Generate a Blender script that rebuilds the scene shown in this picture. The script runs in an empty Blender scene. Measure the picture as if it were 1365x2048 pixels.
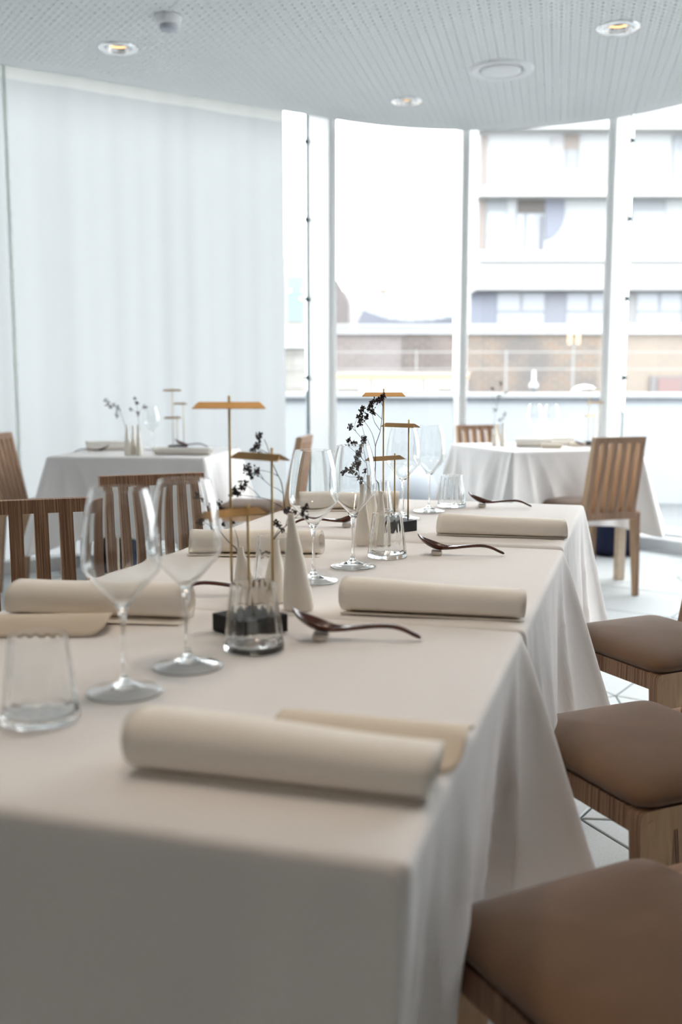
import bpy, bmesh, math, random
from mathutils import Vector, Matrix, Euler
random.seed(7)
SC = bpy.context.scene
COL = SC.collection
PI = math.pi

# ------------------------------------------------------------------ camera, sky, exposure
CAM_H = 1.09
PITCH = math.radians(7.27)
cam_d = bpy.data.cameras.new('camera')
cam_d.sensor_fit = 'VERTICAL'; cam_d.sensor_height = 36.0; cam_d.lens = 35.0
cam_d.clip_start = 0.02; cam_d.clip_end = 300
cam_d.dof.use_dof = True; cam_d.dof.focus_distance = 2.12; cam_d.dof.aperture_fstop = 2.9
cam = bpy.data.objects.new('camera', cam_d); COL.objects.link(cam)
cam.location = (0, 0, CAM_H); cam.rotation_euler = (PI/2 - PITCH, 0, 0)
SC.camera = cam

w = bpy.data.worlds.new('overcast'); SC.world = w; w.use_nodes = True
bg = w.node_tree.nodes['Background']
bg.inputs[0].default_value = (0.965, 0.985, 1.0, 1); bg.inputs[1].default_value = 9.5

SC.view_settings.view_transform = 'Standard'; SC.view_settings.look = 'None'
SC.view_settings.gamma = 1; SC.view_settings.use_curve_mapping = False
SC.view_settings.exposure = 0.0
cy = SC.cycles
cy.max_bounces = 16; cy.diffuse_bounces = 8; cy.glossy_bounces = 6
cy.transmission_bounces = 14; cy.transparent_max_bounces = 24
cy.sample_clamp_indirect = 30; cy.caustics_reflective = False
cy.use_denoising = True

CEIL = 2.80

def spot(x, y, energy, size=100, col=(1, .80, .60), z=CEIL-.03):
    d = bpy.data.lights.new('ceiling_spot', 'SPOT'); d.energy = energy; d.color = col
    d.spot_size = math.radians(size); d.spot_blend = 0.9; d.shadow_soft_size = 0.09
    o = bpy.data.objects.new('ceiling_spot', d); o.location = (x, y, z); COL.objects.link(o); return o
# unseen warm downlights over the table; spots added to brighten far tables and room
for lx, ly, le in ((-.6, .1, 17), (.1, -.4, 17), (.1, 1.0, 18), (-.3, 1.5, 18), (0, 2.3, 18), (.5, 2.6, 14), (-1.1, 3.2, 34), (.2, 3.3, 7), (-1.6, -1.6, 10), (1.6, -1.6, 10)):
    spot(lx, ly, le)

# ------------------------------------------------------------------ helpers
def px(x, y, Y):
    """point at distance Y along the floor seen at photo pixel (x, y)"""
    a = (x - 682.5) / 1991.; b = (1024. - y) / 1991.
    d = Vector((a, math.cos(PITCH) + b*math.sin(PITCH), -math.sin(PITCH) + b*math.cos(PITCH)))
    return Vector((0, 0, CAM_H)) + d * (Y / d.y)

class MB:
    def __init__(s): s.v = []; s.f = []; s.sm = []
    def add(s, vs, fs, smooth=False, M=None):
        o = len(s.v)
        s.v += [tuple(M @ Vector(p)) for p in vs] if M else [tuple(p) for p in vs]
        s.f += [tuple(i + o for i in f) for f in fs]; s.sm += [smooth] * len(fs)
        return s
    def box(s, x0, x1, y0, y1, z0, z1, M=None, bev=0.0):
        if bev <= 0:
            vs = [(x, y, z) for z in (z0, z1) for y in (y0, y1) for x in (x0, x1)]
            return s.add(vs, [(0,2,3,1), (4,5,7,6), (0,1,5,4), (2,6,7,3), (0,4,6,2), (1,3,7,5)], False, M)
        bm = bmesh.new(); bmesh.ops.create_cube(bm, size=1)
        for v in bm.verts:
            v.co = Vector(((x0+x1)/2 + v.co.x*(x1-x0), (y0+y1)/2 + v.co.y*(y1-y0), (z0+z1)/2 + v.co.z*(z1-z0)))
        bmesh.ops.bevel(bm, geom=list(bm.edges), offset=bev, segments=2, profile=.5, affect='EDGES')
        bm.verts.index_update()
        vs = [v.co.copy() for v in bm.verts]; fs = [[v.index for v in f.verts] for f in bm.faces]; bm.free()
        return s.add(vs, fs, False, M)
    def lathe(s, prof, n=32, M=None, smooth=True, cap0=True, cap1=True, mod=None, close=False):
        vs = []; fs = []
        for k, (r, z) in enumerate(prof):
            for i in range(n):
                t = 2*PI*i/n; rr = r if mod is None else r + mod(k, t)
                vs.append((rr*math.cos(t), rr*math.sin(t), z))
        m = len(prof)
        for k in range(m if close else m - 1):
            k2 = (k+1) % m
            for i in range(n):
                j = (i+1) % n; fs.append((k*n+i, k*n+j, k2*n+j, k2*n+i))
        if not close:
            if cap0: fs.append(tuple(range(n))[::-1])
            if cap1: fs.append(tuple((m-1)*n + i for i in range(n)))
        return s.add(vs, fs, smooth, M)
    def tube(s, pts, rad, n=6, smooth=True, caps=True):
        pts = [Vector(p) for p in pts]; m = len(pts); vs = []; fs = []
        rads = rad if isinstance(rad, (list, tuple)) else [rad]*m
        up = Vector((0.13, 0.31, 0.94))
        for k, p in enumerate(pts):
            t = (pts[min(k+1, m-1)] - pts[max(k-1, 0)]).normalized()
            a = t.cross(up)
            if a.length < .05: a = t.cross(Vector((1, 0, 0)))
            a.normalize(); b = t.cross(a)
            for i in range(n):
                q = 2*PI*i/n; vs.append(p + (a*math.cos(q) + b*math.sin(q))*rads[k])
        for k in range(m-1):
            for i in range(n):
                j = (i+1) % n; fs.append((k*n+i, k*n+j, (k+1)*n+j, (k+1)*n+i))
        if caps: fs += [tuple(range(n))[::-1], tuple((m-1)*n+i for i in range(n))]
        return s.add(vs, fs, smooth)
    def prism(s, poly, axis, a0, a1, M=None):
        """poly in the two other axes (in xyz order), extruded along axis"""
        n = len(poly); vs = []
        for a in (a0, a1):
            for (u, v) in poly:
                vs.append({'x': (a, u, v), 'y': (u, a, v), 'z': (u, v, a)}[axis])
        fs = [tuple(range(n)), tuple(range(n, 2*n))[::-1]]
        for i in range(n):
            j = (i+1) % n; fs.append((i, i+n, j+n, j))
        return s.add(vs, fs, False, M)
    def blob(s, c, r, stretch=1.6, d=None, n=5):
        """small pointed bud"""
        d = (d or Vector((random.uniform(-1,1), random.uniform(-1,1), random.uniform(-.3,1)))).normalized()
        a = d.orthogonal().normalized(); b = d.cross(a); c = Vector(c); vs = [c - d*r*stretch]; 
        for k, (h, q) in enumerate(((-.35, .8), (.35, .75))):
            for i in range(n):
                t = 2*PI*(i + .5*k)/n; vs.append(c + d*h*r*stretch + (a*math.cos(t)+b*math.sin(t))*r*q)
        vs.append(c + d*r*stretch); fs = []
        for i in range(n):
            j = (i+1) % n
            fs += [(0, 1+j, 1+i), (1+i, 1+j, 1+n+i), (1+j, 1+n+j, 1+n+i), (1+n+i, 1+n+j, 1+2*n)]
        return s.add(vs, fs, True)
    def mesh(s, name, mat):
        me = bpy.data.meshes.new(name); me.from_pydata([tuple(v) for v in s.v], [], s.f)
        me.polygons.foreach_set('use_smooth', s.sm)
        if mat: me.materials.append(mat)
        bm = bmesh.new(); bm.from_mesh(me); 
        if mat and mat.name == 'clear crystal': bmesh.ops.remove_doubles(bm, verts=bm.verts, dist=1e-6)
        bmesh.ops.recalc_face_normals(bm, faces=bm.faces)
        if mat and mat.name == 'clear crystal' and bm.calc_volume(signed=True) < 0: bmesh.ops.reverse_faces(bm, faces=bm.faces)
        bm.to_mesh(me); bm.free()
        me.update(); return me
    def build(s, name, mat, parent=None, loc=None, rz=None):
        o = bpy.data.objects.new(name, s.mesh(name, mat)); COL.objects.link(o)
        if parent: o.parent = parent
        if loc is not None: o.location = loc
        if rz is not None: o.rotation_euler = (0, 0, rz)
        return o

def tag(o, label, cat, group=None, kind=None):
    o['label'] = label
    if cat: o['category'] = cat
    if group: o['group'] = group
    if kind: o['kind'] = kind
    return o
def thing(name, label, cat, loc=(0, 0, 0), rz=0, group=None):
    o = bpy.data.objects.new(name, None); COL.objects.link(o); o.empty_display_size = .1
    o.location = loc; o.rotation_euler = (0, 0, rz); return tag(o, label, cat, group)
def struct(name, loc=(0, 0, 0)):
    o = bpy.data.objects.new(name, None); COL.objects.link(o); o.empty_display_size = .1; o.location = loc; o['kind'] = 'structure'; return o
CHILD = {}
def dup(root, label, loc, rz, group=None):
    r = root.copy(); COL.objects.link(r); r.location = loc; r.rotation_euler = (0, 0, rz)
    r['label'] = label
    if group: r['group'] = group
    for ch in [c for c in root.children]:
        c = ch.copy(); COL.objects.link(c); c.parent = r
        for g in [q for q in ch.children]:
            e = g.copy(); COL.objects.link(e); e.parent = c
    return r
def Rz(a, x=0, y=0, z=0): return Matrix.Translation((x, y, z)) @ Matrix.Rotation(a, 4, 'Z')

# ------------------------------------------------------------------ materials
def mat(name): 
    m = bpy.data.materials.new(name); m.use_nodes = True
    nt = m.node_tree; return m, nt, nt.nodes['Principled BSDF']
def N(nt, t, **kw):
    n = nt.nodes.new(t)
    for k, v in kw.items(): setattr(n, k, v)
    return n
def L(nt, a, b): nt.links.new(a, b)
def simple(name, col, rough=.5, metal=0, bump=0, bscale=200, var=0, vscale=8, spec=.5, sheen=0):
    m, nt, p = mat(name)
    p.inputs['Base Color'].default_value = (*col, 1); p.inputs['Roughness'].default_value = rough
    p.inputs['Metallic'].default_value = metal; p.inputs['Specular IOR Level'].default_value = spec
    if sheen: p.inputs['Sheen Weight'].default_value = sheen; p.inputs['Sheen Roughness'].default_value = .5
    if bump or var: tc = N(nt, 'ShaderNodeTexCoord')
    if var:
        no = N(nt, 'ShaderNodeTexNoise'); no.inputs['Scale'].default_value = vscale; no.inputs['Detail'].default_value = 4
        L(nt, tc.outputs['Object'], no.inputs['Vector'])
        mr = N(nt, 'ShaderNodeMapRange'); mr.inputs['From Min'].default_value = .3; mr.inputs['From Max'].default_value = .7
        mr.inputs['To Min'].default_value = 1 - var; mr.inputs['To Max'].default_value = 1 + var
        L(nt, no.outputs['Fac'], mr.inputs['Value'])
        mx = N(nt, 'ShaderNodeVectorMath', operation='SCALE'); mx.inputs[0].default_value = col
        L(nt, mr.outputs[0], mx.inputs['Scale']); L(nt, mx.outputs[0], p.inputs['Base Color'])
    if bump:
        nb = N(nt, 'ShaderNodeTexNoise'); nb.inputs['Scale'].default_value = bscale; nb.inputs['Detail'].default_value = 3
        L(nt, tc.outputs['Object'], nb.inputs['Vector'])
        b = N(nt, 'ShaderNodeBump'); b.inputs['Strength'].default_value = bump; b.inputs['Distance'].default_value = .002
        L(nt, nb.outputs['Fac'], b.inputs['Height']); L(nt, b.outputs[0], p.inputs['Normal'])
    return m

M_WALL = simple('painted plaster', (.13, .13, .13), .9)
M_CEIL = simple('white perforated board', (.755, .775, .78), .85)
M_CAVITY = simple('black acoustic felt', (.03, .035, .04), 1)
M_FRAME = simple('white powder coat', (.91, .92, .92), .4)
M_GASKET = simple('dark teal gasket', (.03, .09, .10), .5)
M_TILE = simple('pale speckled tile', (.62, .645, .655), .5, var=.07, vscale=160, spec=.3)
M_JOINT = simple('dark green joint', (.05, .10, .10), .8)
M_CLOTH = None
def cloth_mat(name, col, scale=900., crease=0.25):
    m, nt, p = mat(name); p.inputs['Roughness'].default_value = .85; p.inputs['Specular IOR Level'].default_value = .2
    p.inputs['Sheen Weight'].default_value = .15; p.inputs['Base Color'].default_value = (*col, 1)
    tc = N(nt, 'ShaderNodeTexCoord')
    wx = N(nt, 'ShaderNodeTexWave', bands_direction='X'); wx.inputs['Scale'].default_value = scale/3
    wy = N(nt, 'ShaderNodeTexWave', bands_direction='Y'); wy.inputs['Scale'].default_value = scale/3
    no = N(nt, 'ShaderNodeTexNoise'); no.inputs['Scale'].default_value = 14; no.inputs['Detail'].default_value = 5
    for n in (wx, wy, no): L(nt, tc.outputs['Object'], n.inputs['Vector'])
    ad = N(nt, 'ShaderNodeMath', operation='ADD'); L(nt, wx.outputs['Fac'], ad.inputs[0]); L(nt, wy.outputs['Fac'], ad.inputs[1])
    b1 = N(nt, 'ShaderNodeBump'); b1.inputs['Strength'].default_value = .12; b1.inputs['Distance'].default_value = .0006
    L(nt, ad.outputs[0], b1.inputs['Height'])
    b2 = N(nt, 'ShaderNodeBump'); b2.inputs['Strength'].default_value = crease; b2.inputs['Distance'].default_value = .006
    L(nt, no.outputs['Fac'], b2.inputs['Height']); L(nt, b1.outputs[0], b2.inputs['Normal']); L(nt, b2.outputs[0], p.inputs['Normal'])
    return m
M_CLOTH = cloth_mat('white linen', (.87, .842, .832))
M_NAPKIN = cloth_mat('cream linen', (.92, .87, .805), 1200, .12)
M_CARD = simple('beige card', (.72, .62, .50), .7, bump=.1, bscale=400)
M_SUEDE = simple('brown suede', (.165, .092, .051), .95, bump=.25, bscale=700, var=.10, vscale=9, sheen=.25)
M_BRASS = simple('brushed brass', (.36, .225, .10), .48, metal=1)
M_BRASS_L = simple('pale brass', (.50, .36, .16), .45, metal=1)
M_BLACK = simple('black stone', (.010, .010, .011), .6, bump=.1, bscale=300, spec=.25)
M_SPRIG = simple('dried stem', (.035, .035, .035), .8)
M_BUD = simple('dried buds', (.060, .048, .052), .9, var=.3, vscale=200)
M_LACQ = simple('dark lacquered wood', (.075, .018, .009), .22, var=.35, vscale=60)
M_REST = simple('beige stone', (.70, .65, .58), .7, var=.1, vscale=120)
M_NAVY = simple('navy knit', (.002, .007, .032), .9)
M_CHROME = simple('polished chrome', (.85, .86, .87), .12, metal=1)
M_DARKCUP = simple('dark reflector', (.06, .055, .05), .25, metal=.6)
M_WHITE_P = simple('white plastic', (.80, .81, .82), .5)
M_WOODLEG = simple('pale wood', (.62, .50, .38), .6, var=.1, vscale=30)

def vase_mat():
    m, nt, p = mat('cream ridged ceramic'); p.inputs['Base Color'].default_value = (.88, .825, .745, 1); p.inputs['Roughness'].default_value = .75
    tc = N(nt, 'ShaderNodeTexCoord'); wv = N(nt, 'ShaderNodeTexWave', bands_direction='Z'); wv.inputs['Scale'].default_value = 160; wv.inputs['Distortion'].default_value = .6
    L(nt, tc.outputs['Object'], wv.inputs['Vector'])
    b = N(nt, 'ShaderNodeBump'); b.inputs['Strength'].default_value = .25; b.inputs['Distance'].default_value = .0008
    L(nt, wv.outputs['Fac'], b.inputs['Height']); L(nt, b.outputs[0], p.inputs['Normal']); return m
M_VASE = vase_mat()

def ply_mat():
    """plywood sheets laminated side by side along x: pale veneer where the surface faces x, plies on edge elsewhere"""
    m, nt, p = mat('laminated plywood'); p.inputs['Roughness'].default_value = .55; p.inputs['Specular IOR Level'].default_value = .3
    tc = N(nt, 'ShaderNodeTexCoord'); sx = N(nt, 'ShaderNodeSeparateXYZ'); L(nt, tc.outputs['Object'], sx.inputs[0])
    sn = N(nt, 'ShaderNodeSeparateXYZ'); L(nt, tc.outputs['Normal'], sn.inputs[0])
    ab = N(nt, 'ShaderNodeMath', operation='ABSOLUTE'); L(nt, sn.outputs[0], ab.inputs[0])
    gt = N(nt, 'ShaderNodeMath', operation='GREATER_THAN'); gt.inputs[1].default_value = .6; L(nt, ab.outputs[0], gt.inputs[0])
    # plies
    mu = N(nt, 'ShaderNodeMath', operation='MULTIPLY'); mu.inputs[1].default_value = 2*PI/.0026; L(nt, sx.outputs[0], mu.inputs[0])
    si = N(nt, 'ShaderNodeMath', operation='SINE'); L(nt, mu.outputs[0], si.inputs[0])
    nz = N(nt, 'ShaderNodeTexNoise'); nz.noise_dimensions = '3D'; nz.inputs['Scale'].default_value = 1
    mp = N(nt, 'ShaderNodeMapping'); mp.inputs['Scale'].default_value = (420, 6, 6); L(nt, tc.outputs['Object'], mp.inputs[0]); L(nt, mp.outputs[0], nz.inputs['Vector'])
    s2 = N(nt, 'ShaderNodeMath', operation='MULTIPLY_ADD'); s2.inputs[1].default_value = .22; s2.inputs[2].default_value = .0; L(nt, si.outputs[0], s2.inputs[0])
    s3 = N(nt, 'ShaderNodeMath', operation='ADD'); L(nt, s2.outputs[0], s3.inputs[0]); L(nt, nz.outputs['Fac'], s3.inputs[1])
    cr = N(nt, 'ShaderNodeValToRGB'); e = cr.color_ramp.elements
    e[0].position = .18; e[0].color = (.060, .025, .013, 1); e[1].position = .85; e[1].color = (.55, .36, .235, 1)
    k = cr.color_ramp.elements.new(.5); k.color = (.235, .128, .078, 1)
    L(nt, s3.outputs[0], cr.inputs[0])
    # veneer
    mp2 = N(nt, 'ShaderNodeMapping'); mp2.inputs['Scale'].default_value = (60, 60, 9); L(nt, tc.outputs['Object'], mp2.inputs[0])
    n2 = N(nt, 'ShaderNodeTexNoise'); n2.inputs['Scale'].default_value = 1; n2.inputs['Detail'].default_value = 4; n2.inputs['Distortion'].default_value = 1.2
    L(nt, mp2.outputs[0], n2.inputs['Vector'])
    c2 = N(nt, 'ShaderNodeValToRGB'); e = c2.color_ramp.elements
    e[0].position = .3; e[0].color = (.50, .33, .20, 1); e[1].position = .7; e[1].color = (.62, .43, .28, 1); L(nt, n2.outputs['Fac'], c2.inputs[0])
    mx = N(nt, 'ShaderNodeMix', data_type='RGBA'); L(nt, gt.outputs[0], mx.inputs['Factor']); L(nt, cr.outputs[0], mx.inputs['A']); L(nt, c2.outputs[0], mx.inputs['B'])
    L(nt, mx.outputs['Result'], p.inputs['Base Color']); return m
M_PLY = ply_mat()

def glass_mat():
    m = bpy.data.materials.new('clear crystal'); m.use_nodes = True; nt = m.node_tree; nt.nodes.clear()
    g = N(nt, 'ShaderNodeBsdfGlass'); g.inputs['IOR'].default_value = 1.48; g.inputs['Roughness'].default_value = 0; g.inputs['Color'].default_value = (.99, .995, .995, 1)
    o = N(nt, 'ShaderNodeOutputMaterial'); L(nt, g.outputs[0], o.inputs[0]); return m
M_GLASS = glass_mat()
def pane_mat():
    m = bpy.data.materials.new('window glazing'); m.use_nodes = True; nt = m.node_tree; nt.nodes.clear()
    t = N(nt, 'ShaderNodeBsdfTransparent'); t.inputs[0].default_value = (.97, .985, .985, 1)
    g = N(nt, 'ShaderNodeBsdfGlossy'); g.inputs['Roughness'].default_value = 0.0
    fr = N(nt, 'ShaderNodeFresnel'); fr.inputs['IOR'].default_value = 1.25
    mx = N(nt, 'ShaderNodeMixShader'); L(nt, fr.outputs[0], mx.inputs[0]); L(nt, t.outputs[0], mx.inputs[1]); L(nt, g.outputs[0], mx.inputs[2])
    o = N(nt, 'ShaderNodeOutputMaterial'); L(nt, mx.outputs[0], o.inputs[0]); return m
M_PANE = pane_mat()
def curtain_mat(name, col, tr):
    m = bpy.data.materials.new(name); m.use_nodes = True; nt = m.node_tree; nt.nodes.clear()
    t = N(nt, 'ShaderNodeBsdfTransparent'); tl = N(nt, 'ShaderNodeBsdfTranslucent'); tl.inputs[0].default_value = (*col, 1)
    d = N(nt, 'ShaderNodeBsdfDiffuse'); d.inputs[0].default_value = (*col, 1)
    a = N(nt, 'ShaderNodeMixShader'); a.inputs[0].default_value = .40; L(nt, tl.outputs[0], a.inputs[1]); L(nt, d.outputs[0], a.inputs[2])
    mx = N(nt, 'ShaderNodeMixShader'); mx.inputs[0].default_value = tr; L(nt, a.outputs[0], mx.inputs[1]); L(nt, t.outputs[0], mx.inputs[2])
    o = N(nt, 'ShaderNodeOutputMaterial'); L(nt, mx.outputs[0], o.inputs[0]); return m
M_CURT = curtain_mat('sheer voile', (.41, .42, .425), .0)
M_HEAD = curtain_mat('doubled voile heading', (.52, .53, .51), .0)
def emit(name, col, s):
    m = bpy.data.materials.new(name); m.use_nodes = True; nt = m.node_tree; nt.nodes.clear()
    e = N(nt, 'ShaderNodeEmission'); e.inputs[0].default_value = (*col, 1); e.inputs[1].default_value = s
    o = N(nt, 'ShaderNodeOutputMaterial'); L(nt, e.outputs[0], o.inputs[0]); return m
M_WARM = emit('warm lamp', (1, .62, .30), 2.6)
M_WARM2 = emit('lantern and reflection glow', (1, .80, .50), 2.2)

# ------------------------------------------------------------------ room plan: straight - rounded corner - straight facade
HD = math.radians(32.0); ENDA = math.radians(-58.0); RC = 1.55
CC = Vector((.849, 5.456)); T0 = Vector((.0277, 6.7705))
UE = (HD - ENDA) * RC
def edge(u, o=0.0):
    if u < 0:
        a = HD; p = T0 + Vector((math.cos(HD), math.sin(HD)))*u
    elif u <= UE:
        a = HD - u/RC; p = CC + RC*Vector((-math.sin(a), math.cos(a)))
    else:
        a = ENDA; p = CC + RC*Vector((-math.sin(a), math.cos(a))) + (u-UE)*Vector((math.cos(a), math.sin(a)))
    q = p + o*Vector((-math.sin(a), math.cos(a)))
    return q, a
U0, U1 = -8.0, UE + 3.7
YB = -3.2
us_fine = [U0] + [0 + UE*k/36 for k in range(37)] + [U1]
def room_poly(o):
    pts = [edge(u, o)[0] for u in us_fine]          # left to right along the facade
    pts.append(Vector((pts[-1].x, YB))); pts.append(Vector((pts[0].x, YB)))
    return pts                                       # clockwise
# ceiling
ceil = struct('ceiling')
GA = math.radians(-12.2)                             # hole grid direction
ga = Vector((math.cos(GA), math.sin(GA))); gb = Vector((-math.sin(GA), math.cos(GA)))
poly = room_poly(0)
def inside_dist(p):
    d = 1e9; n = len(poly)
    for i in range(n):
        a = poly[i]; b = poly[(i+1) % n]; e = b - a
        d = min(d, (e.y*(p.x-a.x) - e.x*(p.y-a.y))/e.length)   # positive inside for clockwise order
    return d
def clip(pts):
    n = len(poly); out = pts
    for i in range(n):
        a = poly[i]; b = poly[(i+1) % n]; e = b - a; src = out; out = []
        f = lambda p: e.y*(p.x-a.x) - e.x*(p.y-a.y)
        for k in range(len(src)):
            p = src[k]; q = src[(k+1) % len(src)]; fp, fq = f(p), f(q)
            if fp >= 0: out.append(p)
            if fp*fq < 0: out.append(p + (q-p)*(fp/(fp-fq)))
        if len(out) < 3: return []
    return out
def ceil_at(x, y):
    p = px(x, y, 5.); d = p - Vector((0, 0, CAM_H)); t = (CEIL-CAM_H)/d.z; return Vector((d.x*t, d.y*t))
FIX = {'lampA': (ceil_at(236, 97), .10), 'lampB': (ceil_at(1237, 56), .10), 'lampC': (ceil_at(814, 203), .09),
       'vent': (ceil_at(1003, 139), .165), 'sensor': (ceil_at(337, 33), .0)}
PITCHG = .0325                                       # diagonal lattice of large and small holes
rot = math.radians(45) + GA
e1 = Vector((math.cos(rot), math.sin(rot)))*PITCHG; e2 = Vector((-math.sin(rot), math.cos(rot)))*PITCHG
cb = MB(); o0 = Vector((0, 5.8))
YCUT = 4.2
V, F = cb.v, cb.f
for i in range(-150, 151):
    for j in range(-150, 151):
        c = o0 + e1*i + e2*j
        if c.y < YCUT or abs(c.x) > 4.2: continue
        dd = inside_dist(c)
        if dd < -.03: continue
        skip = False
        for fc, fr in FIX.values():
            if fr and (c-fc).length < fr - .022: skip = True
        if skip: continue
        cor = [c + (e1*a + e2*b)*.5 for a, b in ((-1,-1), (1,-1), (1,1), (-1,1))]
        if dd < .115:
            q = clip(cor)
            if len(q) >= 3:
                b0 = len(V); V += [(p.x, p.y, CEIL) for p in q]; F.append(tuple(range(b0, b0+len(q))))
            continue
        r = .0074 if (i+j) % 2 == 0 else .0042
        b0 = len(V); out = []
        for k in range(4):
            out += [cor[k], (cor[k] + cor[(k+1) % 4])*.5]
        a0 = math.atan2(e1.y, e1.x) + PI*1.25
        V += [(p.x, p.y, CEIL) for p in out]
        V += [(c.x + r*math.cos(a0+k*PI/4), c.y + r*math.sin(a0+k*PI/4), CEIL) for k in range(8)]
        V += [(c.x + r*math.cos(a0+k*PI/4), c.y + r*math.sin(a0+k*PI/4), CEIL+.012) for k in range(8)]
        for k in range(8):
            l = (k+1) % 8
            F.append((b0+k, b0+l, b0+8+l, b0+8+k)); F.append((b0+8+k, b0+8+l, b0+16+l, b0+16+k))
cb.sm = [False]*len(F)
me = bpy.data.meshes.new('perforated_panel'); me.from_pydata(V, [], F); me.materials.append(M_CEIL)
pp = bpy.data.objects.new('perforated_panel', me); COL.objects.link(pp); pp.parent = ceil
plain = [p for p in poly]
cl = []
for k in range(len(plain)):
    p = plain[k]; q = plain[(k+1) % len(plain)]; yc = YCUT + .02
    if p.y <= yc: cl.append(p)
    if (p.y-yc)*(q.y-yc) < 0: cl.append(p + (q-p)*((yc-p.y)/(q.y-p.y)))
MB().add([(p.x, p.y, CEIL+.001) for p in cl], [tuple(range(len(cl)))]).build('plain_panel', M_CEIL, ceil)
side = [(p.x, p.y, CEIL+.025) for p in poly]
for fside, nm in ((.2, 'cavity_felt'),):
    MB().add(side, [tuple(range(len(side)))]).build(nm, M_CAVITY, ceil)
fas = MB(); n = len(us_fine)
vs = [(*edge(u, .002)[0], z) for u in us_fine for z in (CEIL-.001, CEIL+.17)]
fas.add(vs, [(2*k, 2*k+2, 2*k+3, 2*k+1) for k in range(n-1)]).build('edge_fascia', M_CEIL, ceil)
sp = room_poly(.52)
MB().prism([(p.x, p.y) for p in sp], 'z', CEIL+.17, CEIL+.40).build('slab', M_WALL, ceil)

# floor with square and triangle tiles (snub square pattern), joints recessed
fl = struct('floor')
fp = room_poly(.46)
MB().prism([(p.x, p.y) for p in fp], 'z', -.15, -.004).build('joint_bed', M_JOINT, fl)
A_T = .5546; ROT_T = math.radians(40)
nodeA = Vector((.972, 3.412))
s3 = math.sqrt(3); LT = A_T*math.sqrt(2+s3); rT = A_T/math.sqrt(2)
def snub(i, j, odd, k):
    ox = i*LT + (LT/2 if odd else 0); oy = j*LT + (LT/2 if odd else 0); t = math.radians((30 if odd else 60) + 90*k)
    return Vector((ox + rT*math.cos(t), oy + rT*math.sin(t)))
key = lambda v: (round(v.x, 3), round(v.y, 3))
verts = {}; squares = []
for i in range(-9, 10):
    for j in range(-9, 10):
        for odd in (0, 1):
            q = [snub(i, j, odd, k) for k in range(4)]; squares.append(q)
            for v in q: verts.setdefault(key(v), v)
vl = list(verts.values()); grid = {}
for v in vl: grid.setdefault((int(v.x//A_T), int(v.y//A_T)), []).append(v)
def near(v):
    gx, gy = int(v.x//A_T), int(v.y//A_T)
    return [x for a in (-1,0,1) for b in (-1,0,1) for x in grid.get((gx+a, gy+b), []) if abs((x-v).length - A_T) < .01]
tris = {}
a0v = None
for v in vl:
    nb = near(v)
    an = sorted(int(round(math.degrees(math.atan2((x-v).y, (x-v).x)))) % 360 for x in nb)
    if an == [15, 75, 165, 225, 285] and (a0v is None or v.length < a0v.length): a0v = v
    for x in nb:
        for y in nb:
            if x is not y and abs((x-y).length - A_T) < .01:
                tris.setdefault(tuple(sorted((key(v), key(x), key(y)))), [v, x, y])
def to_world(v):
    d = v - a0v; c, s = math.cos(ROT_T), math.sin(ROT_T)
    return nodeA + Vector((d.x*c - d.y*s, d.x*s + d.y*c))
tiles = []
for q in squares + list(tris.values()):
    ws = [to_world(v) for v in q]; c = sum(ws, Vector((0, 0)))/len(ws)
    ws.sort(key=lambda p: math.atan2(p.y-c.y, p.x-c.x))
    d = Vector(c).length
    if not (-5 < c.x < 5 and YB < c.y < 7.4): continue
    tiles.append((abs(c.y-2.8) + abs(c.x-1.0)*.8 + (3 if c.y < .4 else 0), c, ws))
tiles.sort(key=lambda t: t[0])
def inside(p, pol):
    return all((pol[(i+1) % len(pol)]-pol[i]).y*(p.x-pol[i].x) - (pol[(i+1) % len(pol)]-pol[i]).x*(p.y-pol[i].y) > 0 for i in range(len(pol)))
fpi = room_poly(.2)
rest = MB(); nt_ = 0
def tile_mb(b, c, ws):
    n = len(ws); rin = (A_T/2 if n == 4 else A_T/(2*s3)); k = 1 - .0033/rin; k2 = k - .003/rin
    vs = [(*(c + (p-c)*k), -.006) for p in ws] + [(*(c + (p-c)*k), -.0015) for p in ws] + [(*(c + (p-c)*k2), 0) for p in ws]
    fs = [tuple(range(2*n, 3*n))] + [(a*n+i, a*n+(i+1) % n, (a+1)*n+(i+1) % n, (a+1)*n+i) for a in (0, 1) for i in range(n)]
    return b.add(vs, fs)
for dist, c, ws in tiles:
    if not all(inside(p, fpi) for p in ws):
        if not any(inside(p, fpi) for p in ws): continue
    if nt_ < 150: tile_mb(MB(), c, ws).build('tile', M_TILE, fl); nt_ += 1
    else: tile_mb(rest, c, ws)
r_ = rest.build('tile_field', M_TILE, fl); r_['kind'] = 'stuff'

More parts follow.
